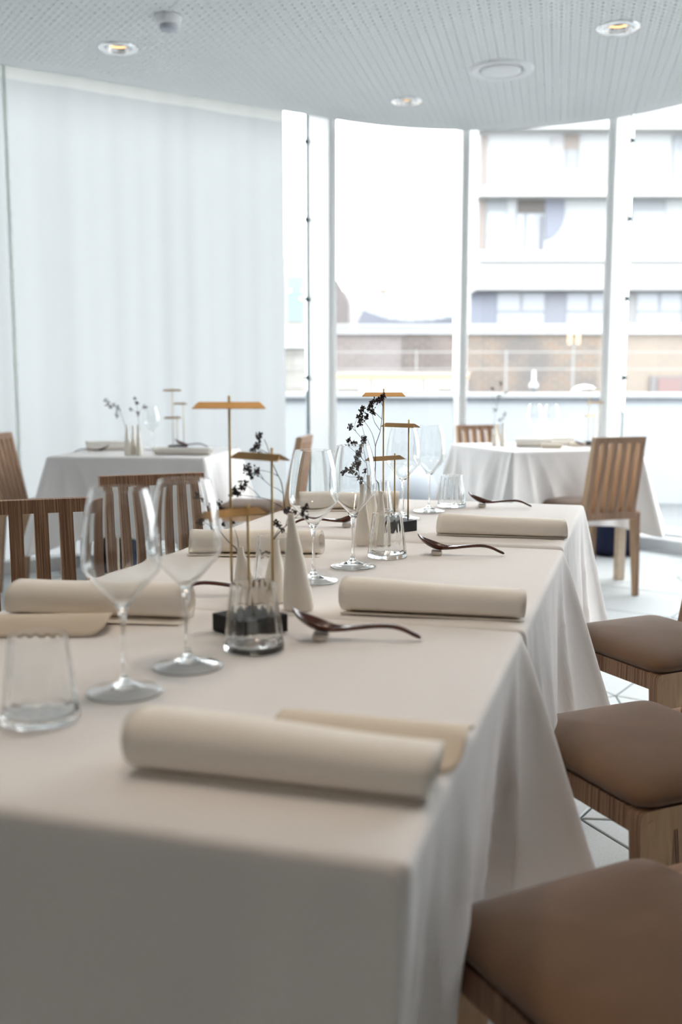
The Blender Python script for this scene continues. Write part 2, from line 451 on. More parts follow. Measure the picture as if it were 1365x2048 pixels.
# facade: sill kerb, fins, glazing
trim = MB(); us_s = [U0, U0/2] + [UE*k/48 for k in range(49)] + [UE + 1.6, U1]
prof = [(.10, -.01), (.10, .075), (.13, .085), (.22, .085), (.225, .10), (.46, .105), (.46, -.01)]
vs = []; fs = []
for u in us_s:
    for (o, z) in prof: vs.append((*edge(u, o)[0], z))
m = len(prof)
for k in range(len(us_s)-1):
    for i in range(m): fs.append((k*m+i, k*m+(i+1) % m, (k+1)*m+(i+1) % m, (k+1)*m+i))
t = trim.add(vs, fs).build('trim_1', M_FRAME); t['kind'] = 'structure'
FINS = [-7.8, -5.8, -4.2, -2.75, -.05, .875, 1.815, 2.745, 3.675, 4.6, 5.55]
ZT = CEIL + .17
for k in range(len(FINS)):
    wn = struct('window_%d' % (k+1))
    p, a = edge(FINS[k], .36); M = Rz(a, p.x, p.y)
    MB().box(-.03, .03, -.30, 0.0, .10, ZT, M, bev=.022).build('mullion_fin', M_FRAME, wn)
    MB().box(-.033, .033, 0.0, .030, .10, ZT, M).build('gasket_strip', M_GASKET if FINS[k] in (-.05, 1.815) else M_FRAME, wn)
    sg = -1 if FINS[k] < .5 else 1
    for z in ((.58, 1.14, 1.68, 2.215, 2.73) if FINS[k] in (-.05, 1.815) else ()):
        MB().lathe([(.0, .0), (.015, .0), (.017, .005), (.014, .014), (0, .014)], 12, M @ Matrix.Translation((sg*.033, -.004, z)) @ Matrix.Rotation(0 if sg < 0 else PI, 4, 'Z') @ Matrix.Rotation(-PI/2, 4, 'Y'), cap0=False, cap1=False).build('clamp', M_GASKET, wn)
    if k+1 < len(FINS):
        q, b = edge(FINS[k+1], .375); p2, _ = edge(FINS[k], .375)
        d = (q-p2); ln = d.length; an = math.atan2(d.y, d.x)
        MB().box(.036, ln-.036, -.006, .006, .10, ZT, Rz(an, p2.x, p2.y)).build('glass_pane', M_PANE, wn)

# solid walls away from the facade
def wall(name, a, b, th=.15):
    d = Vector(b)-Vector(a); an = math.atan2(d.y, d.x)
    o = MB().box(0, d.length, -th, 0, -.15, CEIL+.4, Rz(an, a[0], a[1])).build(name, M_WALL); o['kind'] = 'structure'; return o
pl, pr = edge(U0, .52)[0], edge(U1, .52)[0]
wall('wall_left', (pl.x, YB), (pl.x, pl.y)).location.x = 0
wall('wall_right', (pr.x, pr.y), (pr.x, YB))
wall('wall_back', (pr.x, YB), (pl.x, YB))

# curtains
def curtain(u0, u1, off, seed, amp=.012):
    r = random.Random(seed); vs = []; fs = []; nu = int((u1-u0)/.012); zs = [.03, .5, 1.2, 2.0, 2.6, 2.772, 2.9]
    ph = [r.uniform(0, 6.28) for _ in range(5)]
    for i in range(nu+1):
        u = u0 + (u1-u0)*i/nu
        dis = amp*(math.sin(u*9+ph[0]) + .7*math.sin(u*17.3+ph[1]+math.sin(u*3)) + .45*math.sin(u*41+ph[2])*(.5+.5*math.sin(u*2.1+ph[3])))
        for k, z in enumerate(zs):
            s = 1 - .25*(z/2.9) if z < 2.7 else .55
            vs.append((*edge(u, off + dis*s)[0], z))
    m = len(zs)
    body = MB(); head = MB()
    for i in range(nu):
        for k in range(m-1):
            fs.append((i*m+k, (i+1)*m+k, (i+1)*m+k+1, i*m+k+1))
    low = [f for f in fs if (f[0] % m) < m-2]
    body.add([v for k, v in enumerate(vs) if k % m < m-1], [tuple(i - i//m for i in f) for f in low], True)
    hv = [v for k, v in enumerate(vs) if k % m >= m-2]
    head.add(hv, [(2*i, 2*i+2, 2*i+3, 2*i+1) for i in range(nu)], True)
    return body, head
b_, h_ = curtain(-2.15, -.385, .14, 3)
c1 = b_.build('curtain', M_CURT); tag(c1, 'long white sheer curtain hanging behind the far table on the left', 'curtain')
h_.build('heading_tape', M_HEAD, c1)
b_, h_ = curtain(-7.9, -2.15, .14, 5)
c2 = b_.build('curtain', M_CURT); tag(c2, 'white sheer curtain at the left border, ending in a grey hem line', 'curtain')
h_.build('heading_tape', M_HEAD, c2)
q0, a0 = edge(-2.150, .108)
M_HEM = curtain_mat('grey hem', (.80, .83, .81), 0)
MB().box(-.009, .009, -.004, .004, .03, 2.86, Rz(a0, q0.x, q0.y)).build('side_hem', M_HEM, c2)

# ------------------------------------------------------------------ ceiling fittings
def downlight(key, label, warm=True):
    c, r = FIX[key]
    t = thing('downlight', label, 'ceiling light', (c.x, c.y, CEIL), 0, 'recessed downlights in the ceiling')
    MB().lathe([(r*.62, -.006), (r*.98, -.008), (r*1.04, -.002), (r*1.04, .004), (r*.62, .004)], 40, close=True).build('trim_ring', M_CHROME, t)
    MB().lathe([(r*.63, -.004), (r*.58, .02), (r*.46, .05), (r*.44, .05), (r*.61, .02), (r*.66, -.004)], 40, close=True).build('reflector', M_CHROME, t)
    MB().lathe([(r*.46, .04), (r*.2, .028), (r*.0005, .026)], 24, cap1=False).build('baffle', M_DARKCUP, t)
    MB().lathe([(r*.47, .030), (r*.53, .018), (r*.54, .018), (r*.48, .032)], 40, close=True).build('lamp_glow', M_WARM, t)
    return t
downlight('lampA', 'small chrome recessed downlight beside the round white sensor')
downlight('lampB', 'chrome recessed downlight glowing warm, rightmost and nearest in the ceiling')
downlight('lampC', 'small chrome downlight close to the ceiling edge above the window')
for kx in ('lampA', 'lampB', 'lampC'): spot(FIX[kx][0].x, FIX[kx][0].y, 8, 70, z=CEIL-.02)
c, r = FIX['vent']
vt = thing('air_diffuser', 'round white air diffuser with a raised centre disc in the ceiling', 'air vent', (c.x, c.y, CEIL))
MB().lathe([(.118, -.004), (.150, -.014), (.172, -.010), (.178, .0), (.178, .006), (.118, .006)], 48, close=True).build('outer_ring', M_WHITE_P, vt)
MB().lathe([(.0, -.012), (.09, -.016), (.108, -.010), (.112, .0), (.0, .002)], 48, cap0=False, cap1=False).build('centre_disc', M_WHITE_P, vt)
MB().lathe([(.12, -.001), (.0, .004)], 40, cap0=False, cap1=False).build('throat', simple('grey throat', (.25, .27, .27), .8), vt)
c, r = FIX['sensor']
sn = thing('presence_sensor', 'round white sensor with a domed lens under the perforated ceiling', 'sensor', (c.x, c.y, CEIL))
MB().lathe([(.0, 0), (.066, 0), (.064, -.012), (.054, -.036), (.046, -.040), (0, -.040)], 36, cap0=False, cap1=False).build('housing', M_WHITE_P, sn)
MB().lathe([(.044, -.039), (.042, -.056), (.036, -.064), (.0, -.072)], 36, cap0=False, cap1=False).build('lens', simple('grey lens', (.48, .50, .56), .25), sn)

# ------------------------------------------------------------------ tables and cloths
AX = math.radians(-16.85)                            # direction of the long table's cross axis
vx = Vector((math.cos(AX), math.sin(AX))); vy = Vector((-math.sin(AX), math.cos(AX)))
def make_table():
    t = thing('dining_table', 'x', 'table', group='square tables under white cloths')
    MB().box(-.37, .37, -.365, .365, .705, .731, bev=.004).build('tabletop', M_WOODLEG, t)
    for sx in (-1, 1):
        for sy in (-1, 1):
            MB().prism([(-.022, -.022), (.022, -.022), (.022, .022), (-.022, .022)], 'z', 0, .705, Matrix.Translation((sx*.325, sy*.32, 0))).build('leg', M_WOODLEG, t)
    return t
def tablecloth(name, W, D, ztop, drop, seed, shared_far=False, shared_near=False, flare=.05, fold=.085, near_fold=None, near_flare=None):
    """cloth in table coordinates: x across, y along; falls over all four edges with cone folds at the corners"""
    r = random.Random(seed); hw, hd = W/2, D/2; cr = .006; P = []
    nseg = 96; tt = [0.5 - 0.5*math.cos(PI*k/nseg) for k in range(nseg)]
    cs = [(-hw, -hd), (hw, -hd), (hw, hd), (-hw, hd)]; nrm = [(0, -1), (1, 0), (0, 1), (-1, 0)]
    for sidx in range(4):
        a = Vector(cs[sidx]); b = Vector(cs[(sidx+1) % 4])
        for t in tt: P.append((a + (b-a)*t, sidx, t*(b-a).length, (1-t)*(b-a).length))
    n = len(P); ph = [r.uniform(0, 6.28) for _ in range(12)]
    vs = []; fs = []; rings = []
    def addring(pts): rings.append(len(vs)); vs.extend(pts)
    K = 14
    wr = lambda x, y: .0012*math.sin(x*7+ph[8])*math.sin(y*6+ph[9]) + .0006*math.sin(x*23+y*9+ph[10])
    for k in range(1, K+1):
        s = k/K
        addring([(p.x*s*(1-.008/hw), p.y*s*(1-.008/hd), ztop + (wr(p.x*s, p.y*s) if k < K else 0)) for p, *_ in P])
    def dirs(i):
        p, sd, da, db = P[i]; nn = Vector(nrm[sd]); return nn
    rr = .010
    T = [0, .02, .05, .09, .14, .2, .27, .34, .42, .5, .58, .66, .74, .82, .9, .97, 1.0]
    for q in (30, 60, 90):
        an = math.radians(q)
        addring([(*(Vector((p.x*(1-.008/hw), p.y*(1-.008/hd))) + dirs(i)*(rr*math.sin(an))), ztop - rr*(1-math.cos(an))) for i, (p, *_) in enumerate(P)])
    for t in T[1:]:
        row = []
        for i, (p, sd, da, db) in enumerate(P):
            nn = dirs(i); sh = (sd == 2 and shared_far) or (sd == 0 and shared_near)
            dc = min(da, db); ci = sd if da < db else (sd+1) % 4
            cdir = (Vector(cs[ci]).normalized())
            if (shared_far and ci in (2, 3)) or (shared_near and ci in (0, 1)):
                sx = 1 if cs[ci][0] > 0 else -1
                cdir = Vector((sx*1.0, (.02 if ci in (2, 3) else -.0)))
                famp = fold*1.15 if ci in (2, 3) else fold*.35
            else: famp = fold
            if near_fold is not None and not shared_near and ci in (0, 1): famp = near_fold
            wd = .022 + .11*t
            cone = math.exp(-(dc/wd)**2)
            valley = -.030*t*math.exp(-((dc - .15 - .03*t)/.06)**2)
            edge_s = da if sd in (0, 1) else db
            rip = t*(.010*math.sin(edge_s*15+ph[sd]) + .007*math.sin(edge_s*33+ph[sd+4]) )*min(1, dc/.12)
            pw = .075 + .075*t; ple = t*.032*math.exp(-dc/.15)*(1 - abs(math.sin(PI*dc/pw))**.7*2)*min(1, dc/.03)
            fl_ = flare if near_flare is None or sd not in (1, 3) else near_flare + (flare-near_flare)*(edge_s/D)**3
            out = fl_*t*(.55+.45*t) + rip + valley + ple
            if sh: out = -.008 - .012*t; 
            q = Vector((p.x*(1-.008/hw), p.y*(1-.008/hd))) + nn*(rr + out) + cdir*(famp*cone*t**.85)
            if sh and dc > .02: q = Vector((p.x, p.y)) + nn*(-.004 - .02*min(1, t*3)) + cdir*(famp*cone*t**.85)
            z = ztop - rr - (drop-rr)*t + .012*t*math.sin(edge_s*6+ph[11]) - .07*cone*t
            row.append((q.x, q.y, max(z, .02)))
        addring(row)
    c0 = len(vs); vs.append((0, 0, ztop))
    for i in range(n): fs.append((c0, rings[0]+i, rings[0]+(i+1) % n))
    for a, b in zip(rings, rings[1:]):
        for i in range(n):
            j = (i+1) % n; fs.append((a+i, b+i, b+j, a+j))
    o = MB().add(vs, fs, True).build(name, M_CLOTH)
    sd = o.modifiers.new('thickness', 'SOLIDIFY'); sd.thickness = .0012; sd.offset = -1
    return o
ZT1 = .74
# corners of the three joined tables along the right edge, measured from the photo
RC0 = Vector((.046, .693)); RC1 = Vector((.262, 1.392)); RC2 = Vector((.477, 2.102)); RC3 = Vector((.699, 2.858))
W_T = .80
segs = [(RC0, RC1, ZT1, False, True), (RC1, RC2, ZT1+.001, True, True), (RC2, RC3, ZT1+.006, True, False)]
lab = ['nearest of the three joined tables', 'middle one of the three joined tables', 'farthest of the three joined tables']
proto_t = make_table(); tables = []
for k, (a, b, zt, nearS, farS) in enumerate(segs):
    ctr = (a+b)/2 - vx*(W_T/2); dlen = (b-a).length
    loc = (ctr.x, ctr.y, zt-.74)
    if k == 0: proto_t.location = loc; proto_t.rotation_euler = (0, 0, AX); tt_ = proto_t
    else: tt_ = dup(proto_t, '', loc, AX)
    tt_['label'] = 'square wooden table under the cloth, ' + lab[k]
    c = tablecloth('tablecloth', W_T, dlen, zt, .40, 11+k, shared_far=farS, shared_near=nearS, flare=.035 if k else .045, fold=.095, near_fold=.02 if k == 0 else None, near_flare=-.045 if k == 0 else None)
    c.location = (ctr.x, ctr.y, 0); c.rotation_euler = (0, 0, AX)
    tag(c, 'white linen tablecloth on the ' + lab[k], 'tablecloth', 'white tablecloths')
# far tables
FR_C, FR_A = Vector((1.165, 5.745)), math.radians(18)
FL_C, FL_A = Vector((-1.01, 5.24)), math.radians(-7)
for c_, a_, nm, sd_ in ((FR_C, FR_A, 'far table on the right by the window', 31), (FL_C, FL_A, 'far table on the left before the curtain', 32)):
    dup(proto_t, 'square wooden table under the cloth, ' + nm, (c_.x, c_.y, 0), a_)
    c = tablecloth('tablecloth', .80, .78, .74, .40, sd_, flare=.06, fold=.10)
    c.location = (c_.x, c_.y, 0); c.rotation_euler = (0, 0, a_); tag(c, 'white linen tablecloth on the ' + nm, 'tablecloth', 'white tablecloths')

# ------------------------------------------------------------------ chairs
def cushion_mb(w, d, z0, h, rnd=.06):
    mb = MB(); n = 56; vs = []; fs = []; rings = []
    def outline(s, inset):
        pts = []
        for i in range(n):
            t = 2*PI*i/n; c, q = math.cos(t), math.sin(t); e = .17
            x = math.copysign(abs(c)**e, c)*(w/2-inset); y = math.copysign(abs(q)**e, q)*(d/2-inset)
            pts.append((x*s, y*s))
        return pts
    lv = [(.9, .012, 0), (1, .006, .001), (1, 0, .008), (1, -.004, .018), (1, 0, .028), (1, .007, .036), (1, .02, .043), (.9, .02, .0485), (.75, .02, .053), (.5, .02, .057), (.25, .02, .059)]
    for s, ins, z in lv:
        rings.append(len(vs)); vs += [(x, y, z0 + z*h/.059) for x, y in outline(s, ins)]
    for a, b in zip(rings, rings[1:]):
        for i in range(n): fs.append((a+i, a+(i+1) % n, b+(i+1) % n, b+i))
    c0 = len(vs); vs.append((0, 0, z0)); c1 = len(vs); vs.append((0, 0, z0+h*1.005))
    for i in range(n):
        fs.append((c0, rings[0]+(i+1) % n, rings[0]+i)); fs.append((c1, rings[-1]+i, rings[-1]+(i+1) % n))
    return mb.add(vs, fs, True)
def make_chair():
    t = thing('dining_chair', 'x', 'chair', group='slatted plywood dining chairs')
    hw, yf, yr = .183, .180, -.255; z0, z1 = .407, .445; lt = .028
    # front and rear rails of stacked sheets, side rails as pale sheets
    MB().box(-hw+lt, hw-lt, yf-.034, yf, z0, z1).build('front_rail', M_PLY, t)
    MB().box(-hw+lt, hw-lt, yr, yr+.034, z0, z1).build('rear_rail', M_PLY, t)
    for s in (-1, 1):
        x0, x1 = sorted((s*hw, s*(hw-lt)))
        rnd = [(yf-.012*(1-math.sin(q)), z1-.012*(1-math.cos(q))) for q in (PI/2, PI/3, PI/6, 0)]
        side_ = [(yr, z0), (yr, z1-.012), (yr+.004, z1-.004), (yr+.012, z1)] + rnd[::-1] + [(yf, z0)]
        MB().prism(side_, 'x', x0, x1).build('side_rail', M_PLY, t)
        xi0, xi1 = sorted((s*hw, s*(hw-lt+.002)))
        MB().prism([(yf, z0), (yf-.066, z0), (yf-.052, .0), (yf-.024, .0)], 'x', xi0, xi1).build('leg', M_PLY, t)
        MB().prism([(yr, z0), (yr+.058, z0), (yr+.016, .0), (yr-.010, .0)], 'x', xi0, xi1).build('leg', M_PLY, t)
        for yy in (yf-.022, yr+.022):
            MB().lathe([(.0, 0), (.0092, 0), (.0092, .0022), (.0085, .003), (0, .003)], 20, Matrix.Translation((s*(hw-.0012), yy, z1-.024)) @ Matrix.Rotation(s*PI/2, 4, 'Y'), cap0=False, cap1=False, smooth=False).build('dowel_plug', M_PLY, t)
    cm = cushion_mb(.368, .335, z1, .050); cm.v = [(a, b+.013, c) for a, b, c in cm.v]
    cm.build('cushion', M_SUEDE, t)
    bw = .305; sw = .030; zb, zt = z1-.004, .832
    ly = lambda z: -.205 - .085*((z-zb)/(zt-zb))       # front face of the raked back
    th = lambda z: .048 - .018*((z-zb)/(zt-zb))
    def bar(x0, x1, za, zc):
        return MB().prism([(ly(za), za), (ly(zc), zc), (ly(zc)-th(zc), zc), (ly(za)-th(za), za)], 'x', x0, x1)
    g = (bw - 6*sw)/5
    for k in range(6):
        x0 = -bw/2 + k*(sw+g); bar(x0, x0+sw, zb, zt-.030).build('slat', M_PLY, t)
    bar(-bw/2, bw/2, zt-.030, zt).build('top_rail', M_PLY, t)
    return t
ch0 = make_chair()
def chair(label, x, y, face, first=[True]):
    """face = heading in degrees of the way the sitter looks"""
    rz = math.radians(face-90)
    if first[0]: first[0] = False; ch0.location = (x, y, 0); ch0.rotation_euler = (0, 0, rz); ch0['label'] = label; return ch0
    return dup(ch0, label, (x, y, 0), rz)
chair('brown cushioned plywood chair in the bottom right corner, nearest the camera', .352, 1.022, 207)
chair('brown cushioned plywood chair on the right, second from the camera, round dowel plug showing', .545, 1.680, 204)
chair('brown cushioned plywood chair on the right at the farthest of the joined tables', .790, 2.405, 206)
chair('slatted plywood chair at the left border behind the near rolled napkin', -.608, 1.958, 290)
chair('slatted plywood chair on the left seen through the two nearest wine glasses', -.428, 2.610, 294)
chair('slatted plywood chair seen from behind at the far right table', 1.286, 5.272, 111)
chair('slatted plywood chair on the window side of the far right table', .988, 6.228, 289)
chair('plywood chair seen edge-on at the right side of the far left table', -.485, 5.148, 171)
chair('plywood chair cut by the left border, at the far left table', -1.545, 5.324, -6)

# poufs
def pouf(label, x, y):
    t = thing('round_pouf', label, 'pouf', (x, y, 0), 0, 'navy ribbed poufs')
    rib = lambda k, a: .003*abs(math.sin(a*20)) if 1 <= k <= 8 else 0
    MB().lathe([(.12, 0), (.150, .006), (.167, .03), (.170, .07), (.170, .15), (.170, .25), (.168, .33), (.160, .365), (.14, .385)], 160, mod=rib).build('body', M_NAVY, t)
    MB().lathe([(.15, .378), (.140, .392), (.08, .400), (.0, .402)], 48, cap0=False, cap1=False).build('seat_pad', M_NAVY, t)
pouf('navy blue ribbed round pouf on the floor beyond the slatted chair on the right', 1.76, 6.40)
pouf('navy blue ribbed round pouf under the far left table behind the chair slats', -1.35, 5.78)

# ------------------------------------------------------------------ glassware
def smooth_prof(pts, per=6):
    out = [pts[0]]
    for i in range(len(pts)-1):
        p0 = Vector(pts[max(i-1, 0)]); p1 = Vector(pts[i]); p2 = Vector(pts[i+1]); p3 = Vector(pts[min(i+2, len(pts)-1)])
        for k in range(1, per+1):
            q = k/per; v = .5*((2*p1) + (p2-p0)*q + (2*p0-5*p1+4*p2-p3)*q*q + (3*p1-p0-3*p2+p3)*q**3); out.append((max(v.x, 0), v.y))
    return out
def wine_glass_parts(t):
    # bowl: closed double wall, widest low down with a conical bottom
    out = [(.0045, .0965), (.0120, .1075), (.0205, .1170), (.0333, .1310), (.0418, .1415), (.0443, .1510), (.0440, .1650), (.0407, .1940), (.0362, .2170), (.0315, .2340)]
    T_ = .0008
    out = smooth_prof([(.0, .0951)] + out, 5)
    body = [p for p in out if p[1] > .1035]
    rim = [(body[-1][0] - T_/2 + T_/2*math.cos(a), .2340 + T_/2*math.sin(a)) for a in (0, .3, .8, PI/2, PI-.8, PI-.3, PI)]
    sup = [(body[-1][0] + .00003, .2336)]
    inn = [(rim[-1][0] + .00003, .2336)] + [(r-T_, z) for r, z in body[:-1][::-1]]
    inn += smooth_prof([inn[-1], (.0065, .1027), (.003, .1018), (.0, .1016)], 3)[1:]
    prof = out[:-1] + sup + rim + inn
    MB().lathe(prof, 96, cap0=False, cap1=False).build('bowl', M_GLASS, t)
    MB().lathe([(0, .0153), (.0040, .0153), (.0052, .0154), (.0054, .0158)] + smooth_prof([(.0050, .0166), (.0036, .022), (.0029, .030), (.0025, .055), (.0027, .078), (.0036, .0885), (.0044, .0938)], 5) + [(.0043, .0946), (.003, .0948), (0, .0948)], 32, cap0=False, cap1=False).build('stem', M_GLASS, t)
    top = smooth_prof([(.0430, .0021), (.040, .0026), (.034, .0037), (.028, .0050), (.022, .0065), (.016, .0083), (.011, .0104), (.0078, .0127), (.0058, .0147)], 3)
    bot = smooth_prof([(0, .0088), (.006, .0084), (.012, .0070), (.020, .0053), (.028, .0034), (.035, .0020), (.0405, .0009), (.0422, .0006)], 3)
    MB().lathe(bot + [(.0430, .0007), (.0435, .0010), (.0437, .0014), (.0435, .0018)] + top + [(.0055, .0150), (.0048, .0151), (0, .0151)], 96, cap0=False, cap1=False).build('foot', M_GLASS, t)
def glass(label, x, y, z, first=[None]):
    if first[0] is None:
        t = thing('wine_glass', label, 'wine glass', (x, y, z), 0, 'stemmed wine glasses'); wine_glass_parts(t); first[0] = t; return t
    return dup(first[0], label, (x, y, z), 0)
Z1, Z2, Z3, ZF = ZT1+.0015, ZT1+.0025, ZT1+.0075, .7415
glass('large wine glass nearest the camera, beside the near tumbler on the left', -.247, 1.103, Z1)
glass('large wine glass just right of the nearest one, before the black lamp base', -.191, 1.207, Z1)
glass('wine glass in the middle, just behind the tallest cream vase', -.049, 1.748, Z2)
glass('wine glass in the middle, in front of the vase with the dense sprigs', .023, 1.890, Z2)
glass('far wine glass behind the second brass lamp, left of its pair', .160, 2.549, Z3)
glass('far wine glass beside the far tumbler, right of its pair', .241, 2.700, Z3)
glass('faint wine glass on the far right table, left of its pair', 1.166, 6.02, ZF)
glass('faint wine glass on the far right table, right of its pair', 1.268, 6.02, ZF)
glass('faint wine glass on the far left table, next to the three vases', -1.02, 5.38, ZF)

def tumbler(label, x, y, z, first=[None]):
    if first[0] is None:
        R_ = lambda z: .0408 - (.0408-.0302)*(z/.0895)
        out = [(0, .0004), (.03, .0004), (.0380, .0004), (.0392, .0007), (.0400, .0014), (.0403, .0026), (R_(.0045), .0045)] + [(R_(z), z) for z in (.01, .02, .04, .06, .08, .0885)]
        W_ = .0011; rc_ = R_(.0890) - W_/2
        rim = [(rc_ + W_/2*math.cos(a), .0890 + W_/2*math.sin(a)) for a in (0, .4, .9, PI/2, PI-.9, PI-.4, PI)]
        inw = [(R_(z)-W_, z) for z in (.0885, .08, .06, .04, .02, .013)]
        flo = [(R_(.010)-W_-.0004, .0102), (R_(.01)-W_-.0016, .0084), (.0345, .0072), (.032, .0068), (.015, .0064), (0, .0063)]
        k0 = len(out) + len(rim); k1 = k0 + len(inw)
        mod = lambda k, a: (-.0006*min(1, (k-k0)/2.)*(.5+.5*math.cos(a*16))) if k0 < k < k1 else 0
        me_o = MB().lathe(out+rim+inw+flo, 192, cap0=False, cap1=False, mod=mod).build('tumbler', M_GLASS)
        first[0] = me_o; o = me_o
    else: o = first[0].copy(); COL.objects.link(o)
    o.location = (x, y, z); return tag(o, label, 'tumbler', 'fluted glass tumblers')
tumbler('fluted glass tumbler nearest the camera at the left border', -.316, 1.012, Z1)
tumbler('fluted glass tumbler standing before the near black lamp base', -.116, 1.292, Z1)
tumbler('fluted glass tumbler beside the middle spoon, before the second lamp base', .094, 2.002, Z2)
tumbler('fluted glass tumbler at the far end, beside the far spoon', .315, 2.811, Z3)
tumbler('fluted glass tumbler half hidden behind the near cream vases', -.114, 1.704, Z2)
tumbler('fluted glass tumbler hidden behind the second lamp and farther vases', .100, 2.648, Z3)

# ------------------------------------------------------------------ brass lamps
def make_lamp(name_label, x, y, z, first=[None]):
    if first[0] is not None: return dup(first[0], name_label, (x, y, z), 0)
    t = thing('table_lamp', name_label, 'table lamp', (x, y, z), 0, 'three-armed brass table lamps')
    MB().box(-.0385, .0385, -.0385, .0385, 0, .0255, Matrix.Rotation(math.radians(42), 4, 'Z'), bev=.0012).build('base', M_BLACK, t)
    for nm, (rx, ry), h, hb, yaw, sh in (('tall', (-.026, .006), .334, .322, 0, .0), ('low', (.0, -.012), .184, .176, 40, -.027), ('mid', (.033, .002), .262, .250, -42, -.026)):
        MB().lathe([(.0, .024), (.00185, .024), (.00185, h-.0004), (.0, h)], 12, Matrix.Translation((rx, ry, 0)), cap0=False, cap1=False).build('rod', M_BRASS_L, t)
        M = Matrix.Translation((rx, ry, hb)) @ Matrix.Rotation(math.radians(yaw), 4, 'Z') @ Matrix.Translation((sh, 0, 0))
        # folded sheet: gable section, ends cut on the slant
        th = .0008; b = MB(); vs = []; 
        for (yy, zz, e) in ((-.0125, -.0056, .0505), (0, .0032, .0430), (.0125, -.0056, .0505), (.0118, -.0064, .0505), (0, .0020, .0430), (-.0118, -.0064, .0505)):
            vs += [(-e, yy, zz), (e, yy, zz)]
        fs = [(0,1,3,2), (2,3,5,4), (4,5,7,6), (6,7,9,8), (8,9,11,10), (10,11,1,0), (0,2,8,10), (2,4,6,8), (1,3,9,11), (3,5,7,9)]
        b.add(vs, fs, False, M).build('shade', M_BRASS, t)
    first[0] = t; return t
make_lamp('brass three-armed lamp on a black base among the near vases, nearest of all', -.130, 1.390, Z1)
make_lamp('brass three-armed lamp on a black base behind the middle tumbler', .126, 2.338, Z3)
make_lamp('distant three-armed lamp on the far left table', -.885, 5.40, ZF)
make_lamp('distant three-armed lamp on the far right table by the window post', 1.455, 5.76, ZF)

# ------------------------------------------------------------------ vases and sprigs
def vase(label, x, y, z, h, rb, lean=0, group='cream bottle vases'):
    prof = [(0, .0), (rb*.94, 0), (rb, .003), (rb*.93, h*.18), (rb*.74, h*.42), (rb*.50, h*.66), (rb*.31, h*.84), (.0052, h*.95), (.0056, h), (.0045, h), (.0040, h*.93), (0, h*.90)]
    mb = MB().lathe(prof, 40, cap0=False, cap1=False)
    mb.v = [(vx_ + lean*(vz/h)**1.0, vy_, vz) for vx_, vy_, vz in mb.v]
    o = mb.build('bottle_vase', M_VASE); o.location = (x, y, z); return tag(o, label, 'vase', group)
vase('tallest cream cone vase of the near trio, right of the lamp base', -.066, 1.528, Z2, .150, .0240, -.012)
vase('middle cream cone vase of the near trio, directly behind the fluted tumbler', -.108, 1.585, Z2, .101, .0215, .003)
vase('smallest cream cone vase of the near trio, leftmost', -.152, 1.575, Z2, .090, .0215, -.010)
vase('cream cone vase of the second group, leftmost, in front of the spoon', .047, 2.150, Z3-.003, .132, .0175, 0)
vase('cream cone vase of the second group, seen through the tumbler on its right side', .087, 2.150, Z3-.003, .116, .0175, 0)
vase('tallest cream cone vase of the second group, at its back', .072, 2.215, Z3, .143, .0180, -.006)
for k, (vxp, vyp, hh) in enumerate(((-1.065, 4.97, .148), (-1.038, 4.99, .148), (-1.008, 4.97, .150))):
    vase(('leftmost', 'middle', 'rightmost')[k] + ' of the three slim vases on the far left table', vxp, vyp, ZF, hh, .017, -.004)
for k, (vxp, vyp, hh) in enumerate(((.880, 5.72, .130), (.905, 5.80, .125), (.925, 5.70, .128))):
    vase(('leftmost', 'middle', 'rightmost')[k] + ' of the three pale vases on the far right table', vxp, vyp, ZF, hh, .017, 0)

def sprig(label, Y, branches, clusters, base, rad=.0008, bud=.0022, depth=.02, seed=1):
    """branches: pixel polylines traced at the vase's distance; clusters: (x, y, spread px, count)"""
    r = random.Random(seed); st = MB(); bl = MB()
    t = thing('dried_flower_sprig', label, 'dried flower', base, 0, 'dried flower sprigs')
    b = Vector(base); y_ref = branches[0][0][1]; S = Y/1991.
    def P(x, y, j=0): 
        up = max(0., (y_ref - y)/200.)
        return px(x, y, Y + depth*up*math.sin(x*.11 + seed) + j) - b
    for k, br in enumerate(branches):
        pts = [P(x, y) for x, y in br]
        # smooth with midpoints
        sm = [pts[0]]
        for i in range(len(pts)-1):
            p0 = pts[max(i-1, 0)]; p1 = pts[i]; p2 = pts[i+1]; p3 = pts[min(i+2, len(pts)-1)]
            for q in (.33, .66, 1):
                sm.append(.5*((2*p1) + (p2-p0)*q + (2*p0-5*p1+4*p2-p3)*q*q + (3*p1-p0-3*p2+p3)*q**3))
        r0 = rad*(1.25 if k == 0 else .75)
        st.tube(sm, [r0*(1 - .55*i/len(sm)) for i in range(len(sm))], 5)
    for (x, y, sp, cnt) in clusters:
        c = P(x, y)
        for _ in range(int(cnt*2.3)):
            dx, dz = r.gauss(0, sp*.62), r.gauss(0, sp*.62)
            q = c + Vector((dx*S, r.gauss(0, sp*.4)*S, dz*S))
            bl.blob(q, bud*.72*r.uniform(.7, 1.2), r.uniform(1.2, 2.0), Vector((r.uniform(-1, .6), r.uniform(-.6, .6), r.uniform(-.1, 1.2))))
            if r.random() < .4: st.tube([c, q], rad*.35, 4)
    st.build('stem', M_SPRIG, t); o = bl.build('buds', M_BUD, t); o['kind'] = 'stuff'; return t
V1 = (-.078, 1.528, Z2+.13)
